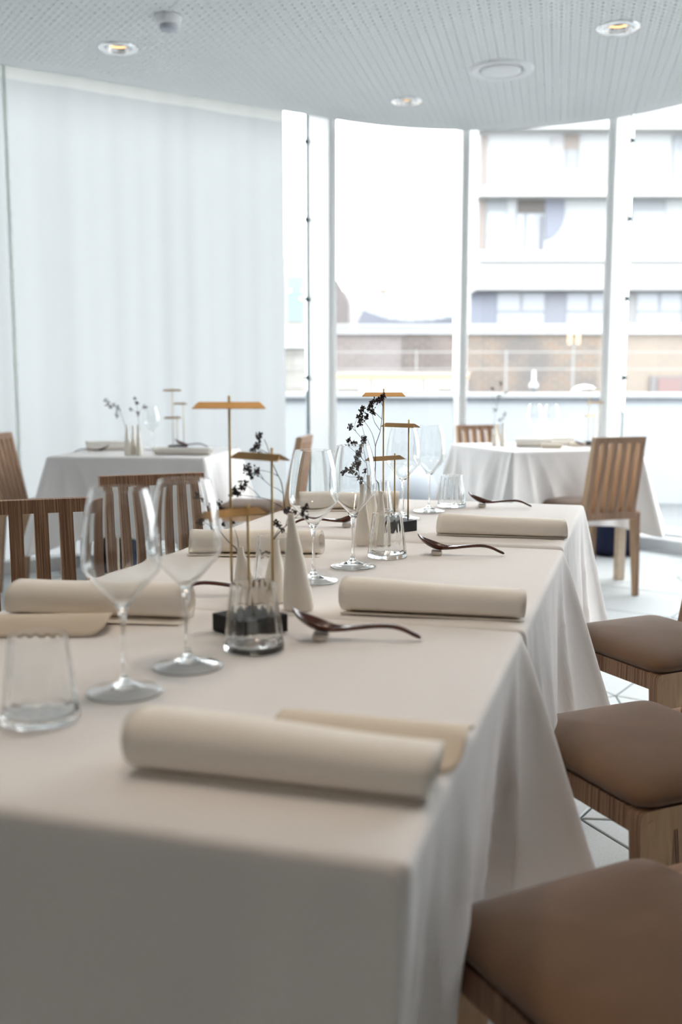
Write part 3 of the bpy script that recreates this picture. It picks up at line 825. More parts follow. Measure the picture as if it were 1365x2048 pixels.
sprig('tall arching dried sprig in the tallest near vase', 1.528,
    [[(581,1060), (577,1031), (570,1015), (567.5,990), (563,965), (556,950), (547,930), (539,908), (535,893), (529,879)],
     [(567,987), (556,978), (541,971), (528,960), (515,950), (506,945)], [(567,1016), (550,1006), (525,996), (505,993), (480,990), (465,987)],
     [(521,996), (512,985), (500,975), (492,972)], [(556,952), (545,946), (530,942), (518,940)], [(540,909), (528,902), (518,898), (510,896)], [(528,960), (522,950), (516,945)]],
    [(521,871,6,12), (517,879,5,7), (513,892,7,12), (507,899,6,8), (520,908,5,6), (496,936,8,16), (500,948,7,12), (505,955,4,5), (517,941,5,7), (513,947,4,4), (488,969,7,14), (483,977,6,9), (470,983,7,14), (477,988,5,6), (463,989,4,4)], V1, seed=3)
sprig('low dark sprig leaning right from the middle near vase', 1.585,
    [[(546,1110), (547,1084), (556,1068), (572,1052), (586,1040), (597,1030), (606,1022)], [(545,1084), (550,1072), (556,1062), (560,1056)], [(572,1052), (575,1040), (578,1028)], [(590,1036), (602,1036), (612,1036)]],
    [(577,1023,6,13), (587,1026,6,10), (570,1021,4,5), (610,1016,6,12), (614,1011,4,5), (606,1028,5,9), (614,1036,4,5), (553,1045,5,8), (558,1053,5,8), (566,1060,4,6)], (-.105, 1.585, Z2+.085), seed=5)
sprig('thin curved sprig in the smallest near vase, partly behind a wine glass', 1.575,
    [[(476,1120), (473,1098), (462,1088), (450,1075), (440,1060), (434,1044), (430,1025)], [(477,1098), (476,1080), (471,1062), (465,1048)], [(444,1066), (430,1052), (418,1046), (410,1043)], [(432,1030), (420,1012), (408,1000), (400,993)]],
    [(437,1008,5,8), (443,1018,5,6), (405,1043,6,10), (412,1036,4,5), (399,990,6,9), (408,1000,4,5), (446,1048,4,7), (465,1046,3,4), (432,1022,4,4)], (-.160, 1.575, Z2+.07), seed=8)
sprig('tall dark-stemmed sprig rising along the second lamp', 2.150,
    [[(761,1010), (759,988), (757.5,967), (751.5,958), (751.4,930), (751.4,894), (756,878), (761,862), (764,840), (766,815), (766,793)],
     [(751.4,894), (748,878), (744,866), (736,852), (727,841), (722,835)], [(760,860), (750,845), (746,832), (745,824)], [(764,838), (756,830), (749,824)], [(766,812), (762,804), (757,800)]],
    [(766,791,4,14), (765,798,3,8), (756,801,4,12), (760,797,3,8), (750,800,3,5), (745,805,4,13), (741,813,5,14), (737,818,3,6), (744,822,4,12), (747,826,3,7), (724,822,5,14), (727,816,3,7), (720,832,5,14), (723,838,4,10), (733,835,4,10), (735,830,3,5), (721,845,4,11), (717,851,2.5,5)], (.087, 2.150, Z3+.09), rad=.0009, bud=.0024, seed=12)
sprig('dense purple-grey sprig in the tallest vase of the second group', 2.215,
    [[(742,985), (741,958), (738,930), (733,905), (731,890), (729,876)], [(744,957), (752,930), (748,915), (738,885), (731,870)], [(731,888), (720,872), (712,862), (710,850), (714,840), (718,834)], [(711.6,862), (706,857), (701,852)], [(735,925), (722,912), (710,903), (700,895), (697,888)], [(731,876), (728,865), (724,850)]],
    [(729,876,4,14), (728,882,4,12), (725,890,4,13), (723,898,4,13), (720,906,4,13), (714,908,5,13), (723,911,3,8), (714,917,4,12), (712,926,4,12), (709,931,4,9), (718,930,4,10), (721,923,3,8), (716,937,3,7), (702,852,4,11), (700,857,3,5), (697,880,4,11), (705,886,4,9), (711,886,3,7), (697,890,2.5,4)], (.066, 2.215, Z3+.12), bud=.0023, seed=17)
sprig('short spreading sprig in the leftmost vase of the second group', 2.150,
    [[(725,990), (724,968), (720,950), (718,935), (717,925)], [(722,960), (712,954), (700,954), (688,950)], [(724,968), (730,955), (734,944)], [(722,958), (714,944), (706,938)], [(727,960), (738,972), (748,982)]],
    [(684,946,4,12), (688,943,3,8), (693,939,4,10), (701,941,4,11), (703,936,3,7), (707,943,3,7), (719,928,4,9), (733,944,3.5,9), (735,940,3,5), (719,955,3.5,9), (726,957,3,7), (724,965,3,9), (713,948,3,5)], (.045, 2.150, Z3+.11), bud=.0022, seed=21)
sprig('small dark sprig leaning left on the far left table', 4.97,
    [[(254,862), (250,850), (246,838), (240,822), (230,810), (215,802)], [(242,826), (237,830)]], [(213,802,4,6), (217,810,4,6), (224,813,4,5), (229,811,3,4), (237,817,4,6), (233,829,4,7)], (-1.07, 4.97, ZF+.12), bud=.0042, rad=.001, seed=2)
sprig('small dark sprig in the rightmost slim vase on the far left table', 4.97,
    [[(279,862), (278,848), (277,835), (275,820), (271,805)], [(276,826), (284,818), (290,815)], [(276,828), (266,820)]], [(269,797,3,6), (273,806,3,6), (262,818,3,4), (289,814,3,5), (276,827,4,6), (293,815,2,3)], (-1.01, 4.97, ZF+.12), bud=.0042, rad=.001, seed=4)
sprig('tall faint sprig above the three vases on the far right table', 5.72,
    [[(988,860), (989,846), (991,830), (995,810), (1000,790), (1003,772)], [(994,812), (988,798), (984,778)], [(997,800), (1006,792), (1013,786)]], [(1003,766,4,7), (985,777,3,5), (998,791,4,5), (1013,786,3,5), (991,820,4,6)], (.89, 5.72, ZF+.10), bud=.0045, rad=.001, seed=6)
sprig('short faint sprig in the rightmost vase on the far right table', 5.70,
    [[(1004,862), (1004,848), (1006,838), (1009,830)], [(1004,848), (999,838)]], [(1010,829,3,6), (1001,840,3,5), (1006,836,2,3)], (.925, 5.70, ZF+.10), bud=.0045, rad=.001, seed=9)

# ------------------------------------------------------------------ napkins, cards, spoons
def napkin(label, p, ang, ln, z, w=.074, h=.046, turns=2.6, seed=0, flap=.02, taper=False):
    """p = middle of the near bottom edge, roll axis along ang"""
    r = random.Random(seed); pts = []; n = int(turns*30); gap = .0031
    for i in range(n+1):
        t = i/n; a = -PI*.5 - 2*PI*turns*(1-t) ; k = 1 - gap*turns*(1-t)/(h/2)*.95
        e = .82
        c, s = math.cos(a), math.sin(a)
        pts.append((math.copysign(abs(c)**e, c)*w/2*k, h/2 + math.copysign(abs(s)**e, s)*h/2*k))
    # the loose end lies flat below the roll
    pts += [(.012, .0004), (w/2 - .006, .0004), (w/2 + flap*.5, .0004), (w/2 + flap, .0008)]
    pts = [(-x, y) for x, y in pts]                    # loose edge towards the near side
    mb = MB(); th = .0016; vs = []; fs = []; m = len(pts); ns = 24
    nr = []
    for i in range(m):
        a = Vector(pts[max(i-1, 0)]); b = Vector(pts[min(i+1, m-1)]); d = (b-a).normalized(); nr.append(Vector((-d.y, d.x)))
    for k in range(ns+1):
        x = -ln/2 + ln*k/ns
        for sgn in (0, 1):
            for i in range(m):
                q = Vector(pts[i]) + nr[i]*(th*sgn)
                end = (1 if k in (0, ns) else 0); tw = .004*math.sin(i*.21+seed)*(abs(2*k/ns-1)**6)
                wob = .0012*math.sin(x*22 + seed + q.y*40) * (q.y/h)
                tp = 1.04 - .18*(k/ns) if taper else 1
                vs.append((x + tw*(1 if k > ns/2 else -1), q.x*(.5+.5*tp) + wob, max(q.y*tp + wob*.6, .0002)))
    for k in range(ns):
        for i in range(m-1):
            a = k*2*m; b = (k+1)*2*m
            fs.append((a+i, b+i, b+i+1, a+i+1)); fs.append((a+m+i, a+m+i+1, b+m+i+1, b+m+i))
        fs.append((k*2*m, (k)*2*m+m, (k+1)*2*m+m, (k+1)*2*m)); fs.append((k*2*m+m-1, (k+1)*2*m+m-1, (k+1)*2*m+2*m-1, k*2*m+2*m-1))
    for k in (0, ns):
        for i in range(m-1): fs.append((k*2*m+i, k*2*m+i+1, k*2*m+m+i+1, k*2*m+m+i))
    o = mb.add(vs, fs, True).build('rolled_napkin', M_NAPKIN)
    nv = Vector((-math.sin(ang), math.cos(ang)))
    c = Vector(p) + nv*(w/2)
    o.location = (c.x, c.y, z); o.rotation_euler = (0, 0, ang)
    return tag(o, label, 'napkin', 'rolled cream napkins')
R = math.radians
napkin('large rolled cream napkin nearest the camera, before the beige card', (-.062, .818), R(-15.4), .278, Z1, .074, .050, seed=1, flap=-.03, taper=True)
napkin('rolled cream napkin on the right of the middle table, between two spoons', (.134, 1.462), R(-11.6), .275, Z2, .072, .048, seed=2, flap=-.006, taper=True)
napkin('rolled cream napkin on the right of the farthest joined table', (.362, 2.226), R(-11.7), .287, Z3, .072, .046, seed=3, flap=-.03, taper=True)
napkin('rolled cream napkin on the left by the card, its spiral end showing', (-.372, 1.452), R(-7), .275, Z2, .078, .050, seed=4, flap=.016)
napkin('rolled cream napkin on the left behind the near vases', (-.180, 2.018), R(-4), .275, Z2, .074, .048, seed=5, flap=.012)
napkin('rolled cream napkin at the far left end of the joined tables', (.02, 2.725), R(2), .287, Z3, .078, .048, seed=6, flap=.02)
napkin('small rolled napkin at the back of the far left table', (-1.24, 5.32), R(12), .24, ZF, .08, .05, seed=7, flap=-.03)
napkin('rolled napkin at the front right of the far left table, under a spoon', (-.80, 4.98), R(-7), .29, ZF, .08, .036, seed=8, flap=-.03)
napkin('rolled white napkin in the middle of the far right table', (1.09, 5.62), R(-10), .20, ZF, .08, .05, seed=9, flap=-.03)
napkin('rolled white napkin at the back right of the far right table', (1.26, 5.78), R(14), .20, ZF, .08, .05, seed=10, flap=-.03)

def card(label, x, y, z, ang, ln=.19, wd=.10, hgt=.02, rc=.018):
    nx, ny = 40, 18; vs = []; fs = []
    for i in range(nx+1):
        for j in range(ny+1):
            u = -1 + 2*i/nx; v = -1 + 2*j/ny
            X = u*ln/2; Y = v*wd/2
            # round the corners by pulling the outer columns inwards
            ex = ln/2 - rc; ey = wd/2 - rc
            if abs(X) > ex:
                k = (abs(X)-ex)/rc; lim = ey + rc*math.sqrt(max(0, 1-k*k)); Y = v*lim
            vs.append((X, Y, .0008 + hgt*(1-(Y/(wd/2))**2)))
    for i in range(nx):
        for j in range(ny): fs.append((i*(ny+1)+j, (i+1)*(ny+1)+j, (i+1)*(ny+1)+j+1, i*(ny+1)+j+1))
    o = MB().add(vs, fs, True).build('menu_card', M_CARD); s = o.modifiers.new('thickness', 'SOLIDIFY'); s.thickness = .0012; s.offset = 1
    o.location = (x, y, z); o.rotation_euler = (0, 0, ang); return tag(o, label, 'card', 'arched beige cards')
card('beige arched card with rounded corners behind the nearest napkin', .030, .935, Z1, R(-15), .190, .115, .023)
card('beige arched card at the left border, in front of the rolled napkin', -.425, 1.395, Z1, R(3), .19, .085, .022, .03)
card('small beige rolled card on the far right table', 1.17, 5.52, ZF, R(-20), .12, .05, .022, .015)
card('small pale card beside the napkin at the back of the far right table', 1.35, 5.70, ZF, R(10), .10, .05, .022, .015)

def spoon(label, rx, ry, z, ang, flip=False, first=[None]):
    """origin below the bowl, handle towards +x"""
    if first[0] is None:
        st = [(-.042, .040, .0028, .000), (-.037, .0325, .0100, .0030), (-.030, .0245, .0160, .0065), (-.020, .0175, .0205, .0095), (-.008, .0118, .0215, .0110), (.004, .0095, .0195, .0095), (.015, .0098, .0140, .0050), (.026, .0108, .0090, .0012), (.040, .0122, .0066, 0), (.060, .0148, .0056, 0), (.080, .0166, .0052, 0), (.098, .0162, .0050, 0), (.112, .0122, .0048, 0), (.122, .0070, .0046, 0), (.125, .0054, .0056, 0), (.1375, .0004, .0056, 0)]
        M_ = 12; vs = []; fs = []; n = len(st)
        for (x, zb, wd, dp) in st:
            th = .0036 if dp > .002 else .0066
            ring = []
            for i in range(M_+1):
                u = -1 + 2*i/M_; ring.append((x, u*wd, zb + th + dp*u*u*(1 if dp else 0) - (0 if dp else .0012*u*u)))
            for i in range(M_+1):
                u = 1 - 2*i/M_; ring.append((x, u*wd*.97, zb + dp*u*u + (.0026*u*u if dp == 0 else .0012*u*u)))
            vs += ring
        m = 2*(M_+1)
        for k in range(n-1):
            for i in range(m): fs.append((k*m+i, k*m+(i+1) % m, (k+1)*m+(i+1) % m, (k+1)*m+i))
        fs += [tuple(range(m))[::-1], tuple((n-1)*m+i for i in range(m))]
        o = MB().add(vs, fs, True).build('wooden_spoon', M_LACQ); sub = o.modifiers.new('smooth', 'SUBSURF'); sub.levels = 1; sub.render_levels = 1
        first[0] = o
    else: o = first[0].copy(); COL.objects.link(o)
    o.location = (rx, ry, z); o.rotation_euler = (0, 0, ang); return tag(o, label, 'spoon', 'dark lacquered spoons')
def rest(label, x, y, z, ang, first=[None]):
    if first[0] is None:
        first[0] = MB().box(-.011, .011, -.016, .016, 0, .0088, bev=.003).build('spoon_rest', M_REST); o = first[0]
    else: o = first[0].copy(); COL.objects.link(o)
    o.location = (x, y, z); o.rotation_euler = (0, 0, ang); tag(o, label, 'spoon rest', 'beige stone spoon rests')
SPO = [(-.026, 1.345, Z1, R(-4), 'dark lacquered spoon nearest the camera, by the lamp base', 'beige stone rest under the nearest spoon'),
       (.200, 2.030, Z2, R(-5), 'dark lacquered spoon in front of the rolled napkin, middle right', 'beige stone rest under the middle right spoon'),
       (.402, 2.800, Z3, R(-9), 'dark lacquered spoon at the far right end of the joined tables', 'beige stone rest under the far right spoon'),
       (-.140, 1.625, Z2, R(173), 'dark lacquered spoon on the left, its handle emerging behind the wine glass stem', 'beige stone rest under the left spoon by the small vases'),
       (.012, 2.405, Z3, R(178), 'dark lacquered spoon on the left of the farthest joined table, behind a wine glass', 'beige stone rest under the far left spoon')]
for (x, y, z, a, l1, l2) in SPO:
    spoon(l1, x, y, z, a); rest(l2, x-.002*math.cos(a), y-.002*math.sin(a), z, a)
spoon('dark spoon at the left of the far left table before the small napkin', -1.245, 5.16, ZF, R(185))
spoon('dark spoon lying across the rolled napkin on the far left table', -.80, 5.03, ZF+.036, R(-14))
spoon('dark spoon at the right of the far right table beside the chair back', 1.36, 5.64, ZF, R(-20))

# ------------------------------------------------------------------ outside the windows
def ext(name, label, cat, mb, m, group=None):
    o = mb.build(name, m); return tag(o, label, cat, group)
M_OUTW = simple('outdoor white', (0.304, 0.311, 0.319), .8)
M_TERR = simple('grey terrace paving', (.10, .105, .11), .8, var=.06, vscale=3)
M_GROUND = simple('street', (0.133, 0.137, 0.141), .9)
tr = struct('terrace'); 
MB().box(-16, 16, 2.0, 11.0, -.5, -.16).build('terrace_paving', M_TERR, tr)
g = MB().box(-120, 120, 11.0, 200, -2.2, -2.0).build('ground', M_GROUND); g['kind'] = 'structure'
pt = thing('parapet', 'low white terrace parapet with a bright capping beyond the windows', 'parapet', (0, 10.5, 0))
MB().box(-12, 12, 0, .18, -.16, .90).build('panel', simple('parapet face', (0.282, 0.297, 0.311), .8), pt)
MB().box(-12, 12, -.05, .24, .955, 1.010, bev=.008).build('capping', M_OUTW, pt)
MB().box(-12, 12, -.004, .18, .90, .955).build('shadow_band', simple('painted cap shade', (0.198, 0.213, 0.235), .8), pt)  # darker colour paints in the shade under the capping's overhang
# ball planter on the terrace
MB().lathe([(0, 0)] + [(.25*math.sin(a), .25 - .25*math.cos(a)) for a in [PI*k/16 for k in range(2, 16)]] + [(0, .5)], 40, cap0=False, cap1=False).build('stone_ball', simple('pale concrete', (.16, .172, .19), .8), None, (.66, 9.35, -.16))
tag(bpy.data.objects['stone_ball'], 'round pale stone ball on the terrace, seen behind the far wine glasses', 'stone ball')
# lit counter
X = lambda x, Y: (x-682.5)*Y/1991.
Zy = lambda y, Y: px(682.5, y, Y).z
ct = thing('outdoor_counter', 'cream outdoor counter with a warm strip of light along its top', 'counter', (0, 13.0, 0))
M_CREAM = simple('cream panel', (0.297, 0.274, 0.243), .7)
MB().box(X(640, 13), X(934, 13), 0, .5, -.5, Zy(757, 13), bev=.01).build('front_panel', M_CREAM, ct)
MB().box(X(640, 13), X(938, 13), -.03, .5, Zy(748, 13), Zy(744, 13)).build('worktop', M_CREAM, ct)
MB().box(X(640, 13), X(936, 13), -.01, .03, Zy(757, 13), Zy(748, 13)).build('light_strip', emit('warm strip', (1, .80, .52), 1.6), ct)
for xx in (741, 845): MB().box(X(xx, 13), X(xx+3, 13), -.008, .0, -.4, Zy(757, 13)).build('joint', M_TERR, ct)
for xa, xb in ((676, 718), (875, 903)): MB().box(X(xa, 13), X(xb, 13), -.012, .0, Zy(790, 13), Zy(777, 13)).build('vent_grille', simple('grey grille', (0.137, 0.130, 0.126), .8), ct)

def brick_mat(name, c1, c2, mortar, patch=(.36, .36, .36), pm=.4):
    m, nt, p = mat(name); p.inputs['Roughness'].default_value = .95; p.inputs['Specular IOR Level'].default_value = .1
    tc = N(nt, 'ShaderNodeTexCoord'); mp = N(nt, 'ShaderNodeMapping'); mp.inputs['Rotation'].default_value = (PI/2, 0, 0)
    L(nt, tc.outputs['Object'], mp.inputs[0])
    b = N(nt, 'ShaderNodeTexBrick'); b.inputs['Scale'].default_value = 1; b.inputs['Brick Width'].default_value = .30; b.inputs['Row Height'].default_value = .11
    b.inputs['Mortar Size'].default_value = .012; b.inputs['Color1'].default_value = (*c1, 1); b.inputs['Color2'].default_value = (*c2, 1); b.inputs['Mortar'].default_value = (*mortar, 1)
    L(nt, mp.outputs[0], b.inputs['Vector'])
    no = N(nt, 'ShaderNodeTexNoise'); no.inputs['Scale'].default_value = 1.1; no.inputs['Detail'].default_value = 5; L(nt, tc.outputs['Object'], no.inputs['Vector'])
    mr = N(nt, 'ShaderNodeMapRange'); mr.inputs['From Min'].default_value = .45; mr.inputs['From Max'].default_value = .65; mr.inputs['To Max'].default_value = pm
    L(nt, no.outputs['Fac'], mr.inputs['Value'])
    mx = N(nt, 'ShaderNodeMix', data_type='RGBA'); mx.inputs['B'].default_value = (*patch, 1)
    L(nt, mr.outputs[0], mx.inputs['Factor']); L(nt, b.outputs['Color'], mx.inputs['A']); L(nt, mx.outputs['Result'], p.inputs['Base Color']); return m
YW = 26.
def wall_px(name, label, xa, xb, ya, yb, Y, m, cat='wall', th=.4, bottom=None):
    return ext(name, label, cat, MB().box(X(xa, Y), X(xb, Y), Y, Y+th, Zy(yb, Y) if bottom is None else bottom, Zy(ya, Y)), m)
wall_px('brick_wall', 'mauve-grey brick wall seen through the middle window', 560, 806, 668, 0, YW, brick_mat('mauve brick', (0.159, 0.137, 0.133), (0.137, 0.118, 0.114), (0.182, 0.167, 0.164), (0.190, 0.174, 0.174)), bottom=-2)
wall_px('brick_wall', 'darker brick wall panel at the right of the middle window', 806, 903, 668, 0, YW-.05, brick_mat('dark brick', (0.126, 0.102, 0.095), (0.095, 0.080, 0.076), (0.152, 0.137, 0.130), (0.083, 0.076, 0.072)), bottom=-2)
wall_px('brick_wall', 'weathered brown and grey brick wall behind the street lamp', 903, 1192, 668, 0, YW, brick_mat('mottled brick', (0.159, 0.118, 0.095), (0.126, 0.110, 0.098), (0.174, 0.159, 0.145), (0.102, 0.098, 0.098), .7), bottom=-2)
wall_px('brick_wall', 'light beige brick wall seen through the rightmost window', 1192, 1700, 668, 0, YW+.02, brick_mat('beige brick', (0.198, 0.164, 0.137), (0.182, 0.156, 0.133), (0.209, 0.186, 0.164), (0.167, 0.145, 0.126), .3), bottom=-2)
dw = thing('dark_doorway', 'dark red-grey opening low in the beige brick wall at the right', 'doorway', (0, YW, 0))
MB().box(X(1295, YW), X(1420, YW), -.06, 0, -2, Zy(752, YW)).build('frame', simple('grey lintel', (0.126, 0.118, 0.118), .8), dw)
MB().box(X(1310, YW), X(1356, YW), -.09, -.06, -2, Zy(756, YW)).build('door', simple('dull red door', (0.152, 0.102, 0.098), .8), dw)
# mesh fence on top of the brick wall
fn = thing('mesh_fence', 'pale slanted-bar fence along the top of the brick walls', 'fence', (0, YW-.1, 0))
MB().box(X(560, YW), X(1700, YW), -.02, .02, Zy(652, YW), Zy(649, YW)).build('top_bar', M_OUTW, fn)
MB().box(X(560, YW), X(1700, YW), -.02, .02, Zy(668, YW), Zy(665, YW)).build('bottom_bar', M_OUTW, fn)
fb = MB(); q = X(560, YW)
M_FEN = simple('pale blue bars', (0.251, 0.266, 0.297), .7)
while q < X(1700, YW):
    za, zb = Zy(668, YW), Zy(650, YW)
    fb.add([(q, 0, za), (q+.05, 0, za), (q+.25, 0, zb), (q+.20, 0, zb), (q, .02, za), (q+.05, .02, za), (q+.25, .02, zb), (q+.20, .02, zb)], [(0,1,2,3), (7,6,5,4), (0,4,5,1), (2,6,7,3), (1,5,6,2), (0,3,7,4)]); q += .085
o = fb.build('slanted_bars', M_FEN, fn); o['kind'] = 'stuff'
# wires on posts
M_WIRE = simple('galvanised wire', (0.190, 0.186, 0.182), .6)
ra = thing('wire_railing', 'thin pale wire railing running in front of the brick walls', 'railing', (0, 20, 0))
for y_ in (704, 738):
    MB().box(X(560, 20), X(1600, 20), -.006, .006, Zy(y_, 20)-.010, Zy(y_, 20)+.010).build('wire', M_WIRE, ra)
for x_ in (640, 832, 1010, 1215, 1400):
    MB().box(X(x_, 20)-.014, X(x_, 20)+.014, .012, .05, -2, Zy(700, 20)).build('post', simple('grey post', (0.190, 0.190, 0.190), .6), ra)
# street lamp
sl = thing('street_lamp', 'thin street lamp with two warm lanterns before the brick wall', 'street lamp', (X(1142, 22), 22, -2))
MB().lathe([(.035, 0), (.03, 1.2), (.025, 2+Zy(690, 22))], 12).build('pole', simple('grey steel', (0.122, 0.122, 0.122), .6), sl)
MB().box(-.16, .16, -.012, .012, 2+Zy(691, 22), 2+Zy(689, 22)).build('arm', simple('grey arm', (0.152, 0.152, 0.152), .6), sl)
for sx in (-.085, .095):
    MB().lathe([(.03, 0), (.05, .03), (.05, .19), (.02, .22)], 14, Matrix.Translation((sx, 0, 2+Zy(688, 22)))).build('lantern', M_WARM2, sl)
# garden lamp post
gl = thing('garden_light', 'small white garden light on a post above the parapet', 'garden light', (X(1065, 15), 15, -2))
MB().box(-.03, .03, -.03, .03, 0, 2+Zy(778, 15)).build('post', simple('dark post', (0.057, 0.057, 0.061), .6), gl)
MB().lathe([(.04, 0), (.075, .03), (.06, .08), (.03, .10), (.025, .27), (0, .28)], 16, Matrix.Translation((0, 0, 2+Zy(778, 15)))).build('shade', M_OUTW, gl)
tag(MB().lathe([(.14, 0), (.13, .03), (.08, .07), (0, .085)], 24, cap1=False).build('dome_light', M_OUTW, None, (X(1166, 10.6), 10.6, 1.0105)), 'low white dome light on the parapet capping', 'dome light')

# white apartment building on the right
YA = 42.
bd = thing('apartment_building', 'white apartment building with deep slabs and grey recessed windows', 'building', (0, YA, 0))
M_BW = simple('white render', (0.282, 0.289, 0.297), .9); M_BS = simple('slab edge', (0.311, 0.311, 0.304), .9); M_BR = simple('grey-white band', (0.251, 0.251, 0.251), .9)
M_BG = simple('grey window', (0.137, 0.145, 0.159), .4); M_BL = simple('light window', (0.198, 0.209, 0.235), .35); M_BD = simple('dark reveal', (0.076, 0.069, 0.065), .8); M_BT = simple('blue-grey panel', (0.114, 0.122, 0.152), .6); M_BC = simple('pale blue glass', (0.190, 0.213, 0.225), .3); M_BB = simple('brown pier', (0.152, 0.130, 0.118), .8)
def rect(name, m, xa, xb, ya, yb, d0=0., d1=-.06, parent=None):
    return MB().box(X(xa, YA), X(xb, YA), min(d0, d1), max(d0, d1), Zy(yb, YA), Zy(ya, YA)).build(name, m, parent or bd)
rect('wall', M_BW, 948, 1700, -60, 672, 6.0, 0.0)
rect('slab', M_BS, 944, 1700, 249, 268, 0, -.9); rect('slab', M_BS, 944, 1700, 381, 400, 0, -.9); rect('slab', M_BS, 946, 1700, 507, 527, 0, -.9)
# rounded band under the lowest slab
pts = [(X(1700, YA), Zy(583, YA)), (X(1700, YA), Zy(528, YA)), (X(935, YA), Zy(528, YA)), (X(931, YA), Zy(535, YA)), (X(930, YA), Zy(575, YA)), (X(932, YA), Zy(592, YA)), (X(938, YA), Zy(585, YA)), (X(945, YA), Zy(583, YA))]
MB().prism(pts, 'y', -.75, 0).build('rounded_band', M_BR, bd)
for xa, xb, m in ((936, 988, M_BT), (1083, 1124, simple('slate panel', (0.130, 0.133, 0.156), .6)), (1240, 1262, simple('taupe panel', (0.159, 0.156, 0.159), .6)), (1350, 1372, M_BG), (1440, 1480, M_BT)):
    rect('wall_panel', m, xa, xb, 584, 668, 0, -.10)
for xa, xb in ((988, 1083), (1124, 1215), (1262, 1350), (1372, 1440)):
    wdw = rect('window', M_BG, xa, xb, 584, 668, 0, -.08)
    mid = (xa+xb)/2
    for a, b, c, d in ((xa+1, mid-3, 587, 622), (mid+3, xb-2, 587, 622), (xa+1, xb-2, 627, 668)): rect('pane', M_BL, a, b, c, d, -.08, -.12, wdw)
# first floor
rect('pier', M_BB, 950, 963, 400, 507, 0, -.12)
wdw = rect('window', M_BG, 963, 1005, 401, 505, 0, -.05); rect('pane', M_BC, 966, 1003, 424, 470, -.05, -.08, wdw); rect('pane', M_BL, 966, 1003, 473, 503, -.05, -.08, wdw)
rect('reveal', M_BD, 1025, 1078, 399, 427, 0, -.08)
wdw = rect('window', M_BG, 1022, 1078, 427, 506, 0, -.06)
for a, b in ((1024, 1036), (1044, 1060), (1062, 1067)): rect('pane', M_BL, a, b, 429, 503, -.06, -.1, wdw)
rect('door_leaf', simple('dark leaf', (0.083, 0.083, 0.098), .6), 1067, 1075, 434, 502, -.06, -.12)
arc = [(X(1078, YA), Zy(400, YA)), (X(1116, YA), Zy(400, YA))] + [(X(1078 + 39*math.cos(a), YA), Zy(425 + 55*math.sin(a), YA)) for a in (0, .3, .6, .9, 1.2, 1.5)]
MB().prism(arc, 'y', -.07, 0).build('curved_dark_panel', M_BT, bd)  # blue-grey panel with a quarter-round lower edge
wdw = rect('window', M_BG, 1246, 1312, 400, 503, 0, -.06); rect('pane', M_BL, 1249, 1310, 424, 500, -.06, -.1, wdw)
# second floor
rect('pier', M_BB, 952, 963, 272, 381, 0, -.1)
wdw = rect('window', M_BL, 964, 1004, 305, 381, 0, -.05); rect('pane', M_BC, 967, 1002, 335, 379, -.05, -.08, wdw)
MB().prism([(X(1070, YA), Zy(381, YA)), (X(1072, YA), Zy(334, YA)), (X(1086, YA), Zy(350, YA)), (X(1104, YA), Zy(381, YA))], 'y', -.07, 0).build('gable_panel', M_BG, bd)
wdw = rect('window', simple('pale grey', (0.213, 0.209, 0.217), .6), 1087, 1114, 275, 381, 0, -.05)
rect('reveal', M_BB, 1112, 1141, 270, 300, 0, -.08); wdw = rect('window', M_BG, 1116, 1139, 300, 381, -.0, -.07); rect('pane', M_BL, 1118, 1136, 338, 379, -.07, -.1, wdw)
wdw = rect('window', simple('grey blind', (0.198, 0.209, 0.217), .6), 1141, 1198, 300, 378, 0, -.05)
wdw = rect('window', M_BG, 1321, 1400, 271, 376, 0, -.07); rect('pane', M_BL, 1325, 1335, 305, 372, -.07, -.1, wdw); rect('pane', M_BL, 1338, 1362, 290, 350, -.07, -.1, wdw)
rect('window', simple('pale band window', (0.228, 0.240, 0.251), .5), 1250, 1321, 200, 248, 0, -.05)

# buildings further left
sb = thing('slatted_shed', 'pale brown gabled shed with vertical boards beside the wide mullion', 'shed', (0, 34, 0))
MB().prism([(X(600, 34), -2), (X(600, 34), Zy(540, 34)), (X(676, 34), Zy(560, 34)), (X(699, 34), Zy(600, 34)), (X(699, 34), -2)], 'y', 0, 3).build('wall', simple('pale brown boards', (0.190, 0.167, 0.159), .9), sb)
for k in range(16):
    MB().box(X(640+4*k, 34), X(642+4*k, 34), -.05, 0, -1, Zy((556 if 640+4*k < 676 else 560+40*(640+4*k-676)/23), 34)-.08).build('board', simple('board %d' % k, (0.152, 0.137, 0.137), .9) if k == 0 else bpy.data.materials['board 0'], sb)
cr_ = thing('curved_roof_hall', 'low grey hall with a sagging curved roof in the middle window', 'building', (0, 50, 0))
rp = [(X(712, 50), -2), (X(714, 50), Zy(645, 50)), (X(726, 50), Zy(619, 50)), (X(745, 50), Zy(627, 50)), (X(775, 50), Zy(637, 50)), (X(815, 50), Zy(642, 50)), (X(860, 50), Zy(640, 50)), (X(905, 50), Zy(633, 50)), (X(905, 50), -2)]
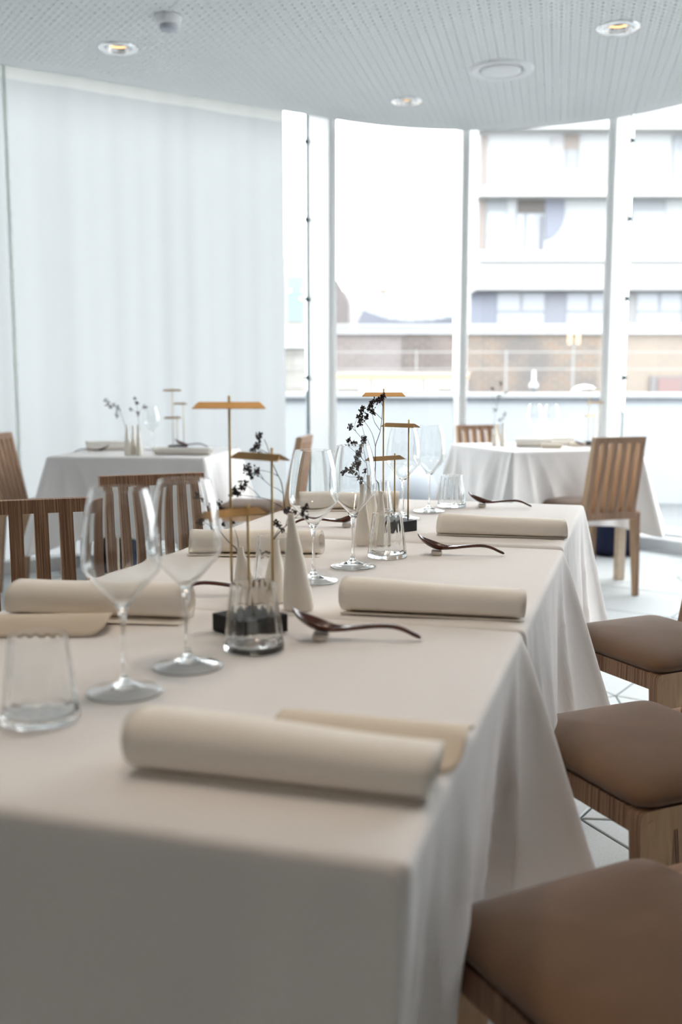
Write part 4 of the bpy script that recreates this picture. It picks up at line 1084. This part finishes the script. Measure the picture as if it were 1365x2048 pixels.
MB().prism(rp, 'y', 0, 4).build('hall', simple('blue-grey roof', (0.130, 0.133, 0.159), .8), cr_)
gh = thing('glass_building', 'very pale glazed building behind the curved roof', 'building', (0, 70, 0))
MB().box(X(728, 70), X(905, 70), 0, 5, -2, Zy(586, 70)).build('hall', simple('pale glazing', (0.282, 0.297, 0.311), .5), gh)
for k in range(9): MB().box(X(730+20*k, 70), X(731.5+20*k, 70), -.08, 0, -2, Zy(586, 70)).build('mullion', simple('pale bar', (0.235, 0.251, 0.266), .6) if k == 0 else bpy.data.materials['pale bar'], gh)
MB().box(X(690, 70), X(780, 70), 6, 9, -2, Zy(560, 70)).build('rear_block', simple('cream block', (0.304, 0.297, 0.282), .9), gh)
MB().box(X(757, 70), X(778, 70), -.3, 0, Zy(584, 70), Zy(578, 70)).build('roof_sign', simple('tan box', (0.190, 0.130, 0.091), .8), gh)
lb = thing('cream_building', 'cream building with a teal window between curtain and wide mullion', 'building', (0, 20, 0))
YL = 20.
MB().box(X(420, YL), X(624, YL), 0, 3, Zy(690, YL), Zy(514, YL)).build('wall', simple('cream render', (0.274, 0.262, 0.240), .9), lb)
MB().box(X(420, YL), X(622, YL), .1, 3, -2, Zy(690, YL)).build('brick_base', brick_mat('grey brick', (0.167, 0.159, 0.145), (0.152, 0.145, 0.133), (0.190, 0.182, 0.167)), lb)
wd_ = MB().box(X(575, YL), X(612, YL), -.06, 0, Zy(644, YL), Zy(550, YL)).build('window', M_OUTW, lb)
MB().box(X(577, YL), X(609, YL), -.08, -.06, Zy(642, YL), Zy(553, YL)).build('pane', simple('teal glass', (0.114, 0.159, 0.159), .4), wd_)
for (lx, ly) in ((582, 583), (609, 583), (605, 599)):  # glowing balls stand in for warm lamp reflections in the pane
    MB().lathe([(0, -.045), (.03, -.03), (.045, 0), (.03, .03), (0, .045)], 12, Matrix.Translation((X(lx, YL), -.13, Zy(ly, YL))), cap0=False, cap1=False).build('lamp_reflection', M_WARM2, lb)
MB().box(X(570, YL), X(622, YL), -.05, .1, Zy(696, YL), Zy(688, YL)).build('string_course', M_OUTW, lb)
